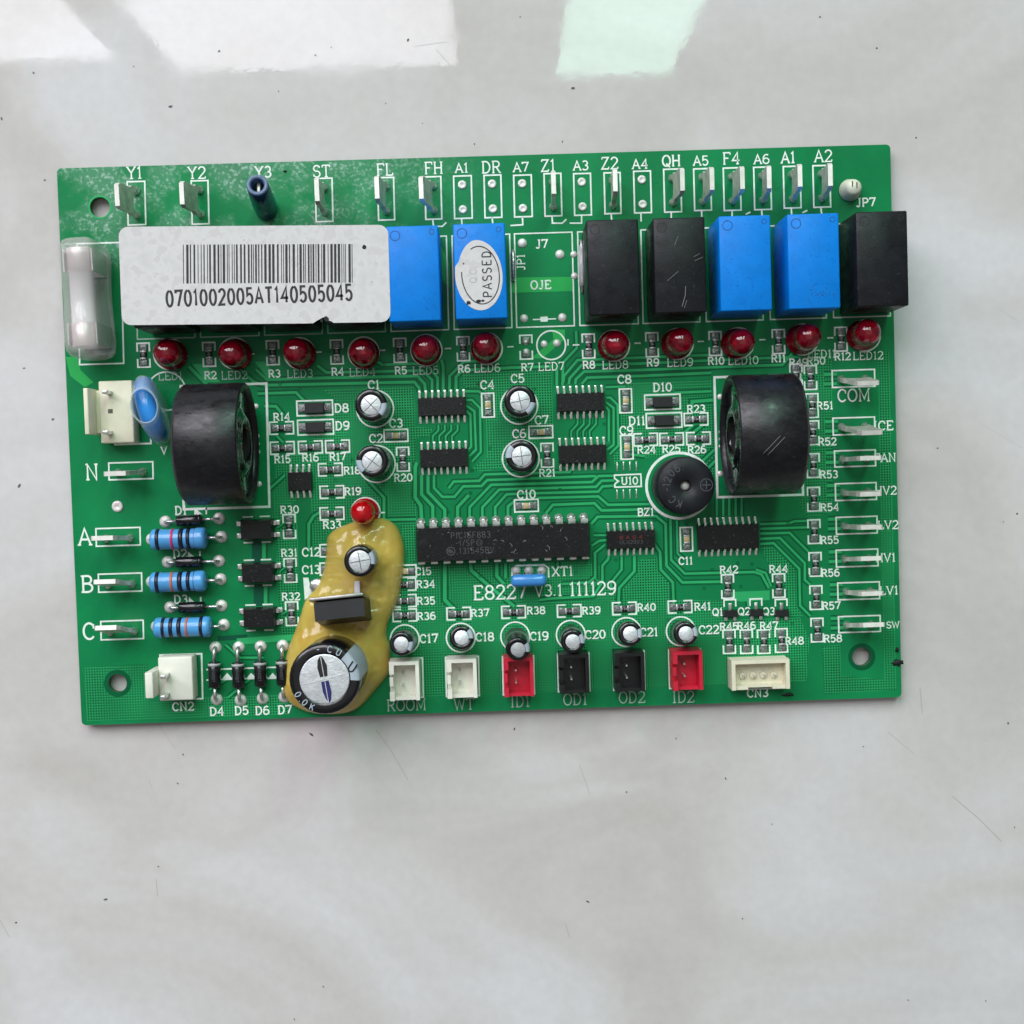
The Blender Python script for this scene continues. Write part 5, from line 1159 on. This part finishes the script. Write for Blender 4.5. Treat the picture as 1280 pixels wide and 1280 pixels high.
# ------------------------------------------------------------------ standoff, grime on the board edge
c = P(1062, 238); b = MB(); b.lathe([(1.75, -2.3), (1.75, .0), (2.3, .05), (2.3, .4), (1.9, 1.0), (1.7, 3.0), (1.2, 3.6), (0, 3.7)], 24)
o = part(b, 'nylon_standoff', M_STAND, at=c, label='off-white nylon standoff head in the corner hole near A2')
for x, y in ((-.4, .6), (.5, .3)): b = MB(); b.rbox(x - .12, x + .12, y - .6, y + .6, 3.0, 3.75, .05); b.build('split', MATS['hole_shadow'], o)
def clot(px, py, rx, ry, h, name, label):
    b = MB(); n = 14
    for k in range(n):
        a = 2 * math.pi * k / n; f = .6 + .6 * random.random(); b.v.append((rx * f * math.cos(a), ry * f * math.sin(a), 0))
    for k in range(n): b.v.append((b.v[k][0] * .55, b.v[k][1] * .55, h * (.7 + .5 * random.random())))
    for k in range(n): b.face((k, (k + 1) % n, n + (k + 1) % n, n + k), 0, True)
    b.face(range(n, 2 * n), 0, True)
    part(b, name, M_DIRT, px, py, z=.06, label=label)
clot(1122, 828, 1.3, .9, .6, 'grime_clot', 'black burr of grime on the lower right board edge')
clot(1121, 812, .5, .7, .4, 'grime_clot', 'small black speck above the burr on the right edge')
clot(986, 868, 1.5, .5, .5, 'grime_clot', 'black smear on the near edge right of CN3')
clot(356, 214, .5, .3, .2, 'grime_clot', 'tiny black speck right of the blue tube')

# ------------------------------------------------------------------ solder on the underside keeps the board off the table
b = MB()
for x in range(-80, 81, 8):
    for y in range(-52, 53, 8):
        if (x * 7 + y * 3) % 5 and min(math.hypot(x - c_.x, y - c_.y) for c_, r_ in HOLES) > 5: b.lathe([(.9, .82), (.7, .5), (.3, .02)][::-1], 8, c=(x, y, 0))
b.build('underside_solder', M_SOLDER, root, kind='stuff')

# ------------------------------------------------------------------ specks and scratches on the table
def T(px, py):
    d = -BACK + RIGHT * ((px - 640) / FPX) - UP * ((py - 640) / FPX); t = -CAM.z / d.z; v = CAM + d * t; return (v.x, v.y)
b = MB()
SP = [(274, 64, 1.0), (213, 133, 1.5), (510, 50, 1.4), (414, 59, .7), (394, 69, .7), (42, 91, 1.0), (167, 83, .6), (2, 148, 1.0), (348, 114, .6), (482, 129, .5), (528, 154, .5), (593, 180, .8), (389, 918, 1.4), (132, 1124, 1.5), (20, 1153, 1.2), (222, 979, .9), (229, 943, .9), (198, 1083, .9), (404, 1233, .9), (368, 1274, .7), (907, 973, 1.1), (735, 1127, 1.1), (1260, 904, 1.3), (783, 990, .8), (928, 1148, .8), (845, 923, .6), (1079, 933, .6), (1268, 1034, .7), (1135, 1250, .7), (716, 110, 1.5), (703, 177, .8), (650, 21, .7), (1025, 21, .8), (1145, 172, 1.0), (1096, 60, .8), (66, 524, 1.4), (24, 607, 1.3), (56, 225, .8), (30, 460, .8), (1271, 642, 1.1), (1254, 652, .6), (1172, 560, .7), (643, 876 + 35, 1.0), (1232, 1251, .7), (965, 1030, .6)]
for x, y, r in SP:
    cx, cy = T(x, y); rr = r * .17; a0 = random.random() * 6; el_ = random.uniform(1, 2.2)
    pts = []
    for k in range(7):
        a = k * 6.283 / 7; u = rr * el_ * (.7 + .5 * random.random()) * math.cos(a); v = rr * (.6 + .5 * random.random()) * math.sin(a); pts.append((cx + u * math.cos(a0) - v * math.sin(a0), cy + u * math.sin(a0) + v * math.cos(a0)))
    b.prism(pts, .01, .12)
o = b.build('dust_specks', mat('dust_speck', (92, 88, 88), .8, var=.4, vscale=900), kind='stuff', label='dark specks of dust scattered over the pale tabletop'); o['category'] = 'dust'
SC = [[(470, 912), (490, 940), (510, 975)], [(196, 902), (207, 918), (219, 936)], [(724, 955), (730, 972), (737, 992)], [(1190, 995), (1222, 1022), (1252, 1052)], [(1110, 915), (1142, 942)], [(195, 1098), (197, 1120)], [(707, 1155), (712, 1172)], [(0, 1150), (12, 1172)], [(186, 975), (191, 988)], [(1150, 860), (1153, 892)], [(545, 62), (567, 86)], [(518, 58), (560, 52)], [(1245, 385), (1275, 402)], [(1210, 520), (1278, 560)]]
for k, s_ in enumerate(SC):
    b = MB(); b.ribbon([T(*p) for p in s_], .16 if k % 3 else .22, .006 + .0004 * k)
    b.build('scratch', mat('faint_scratch' if k < 10 else 'pale_scratch', (178, 172, 166) if k < 10 else (190, 190, 190), .6), table)
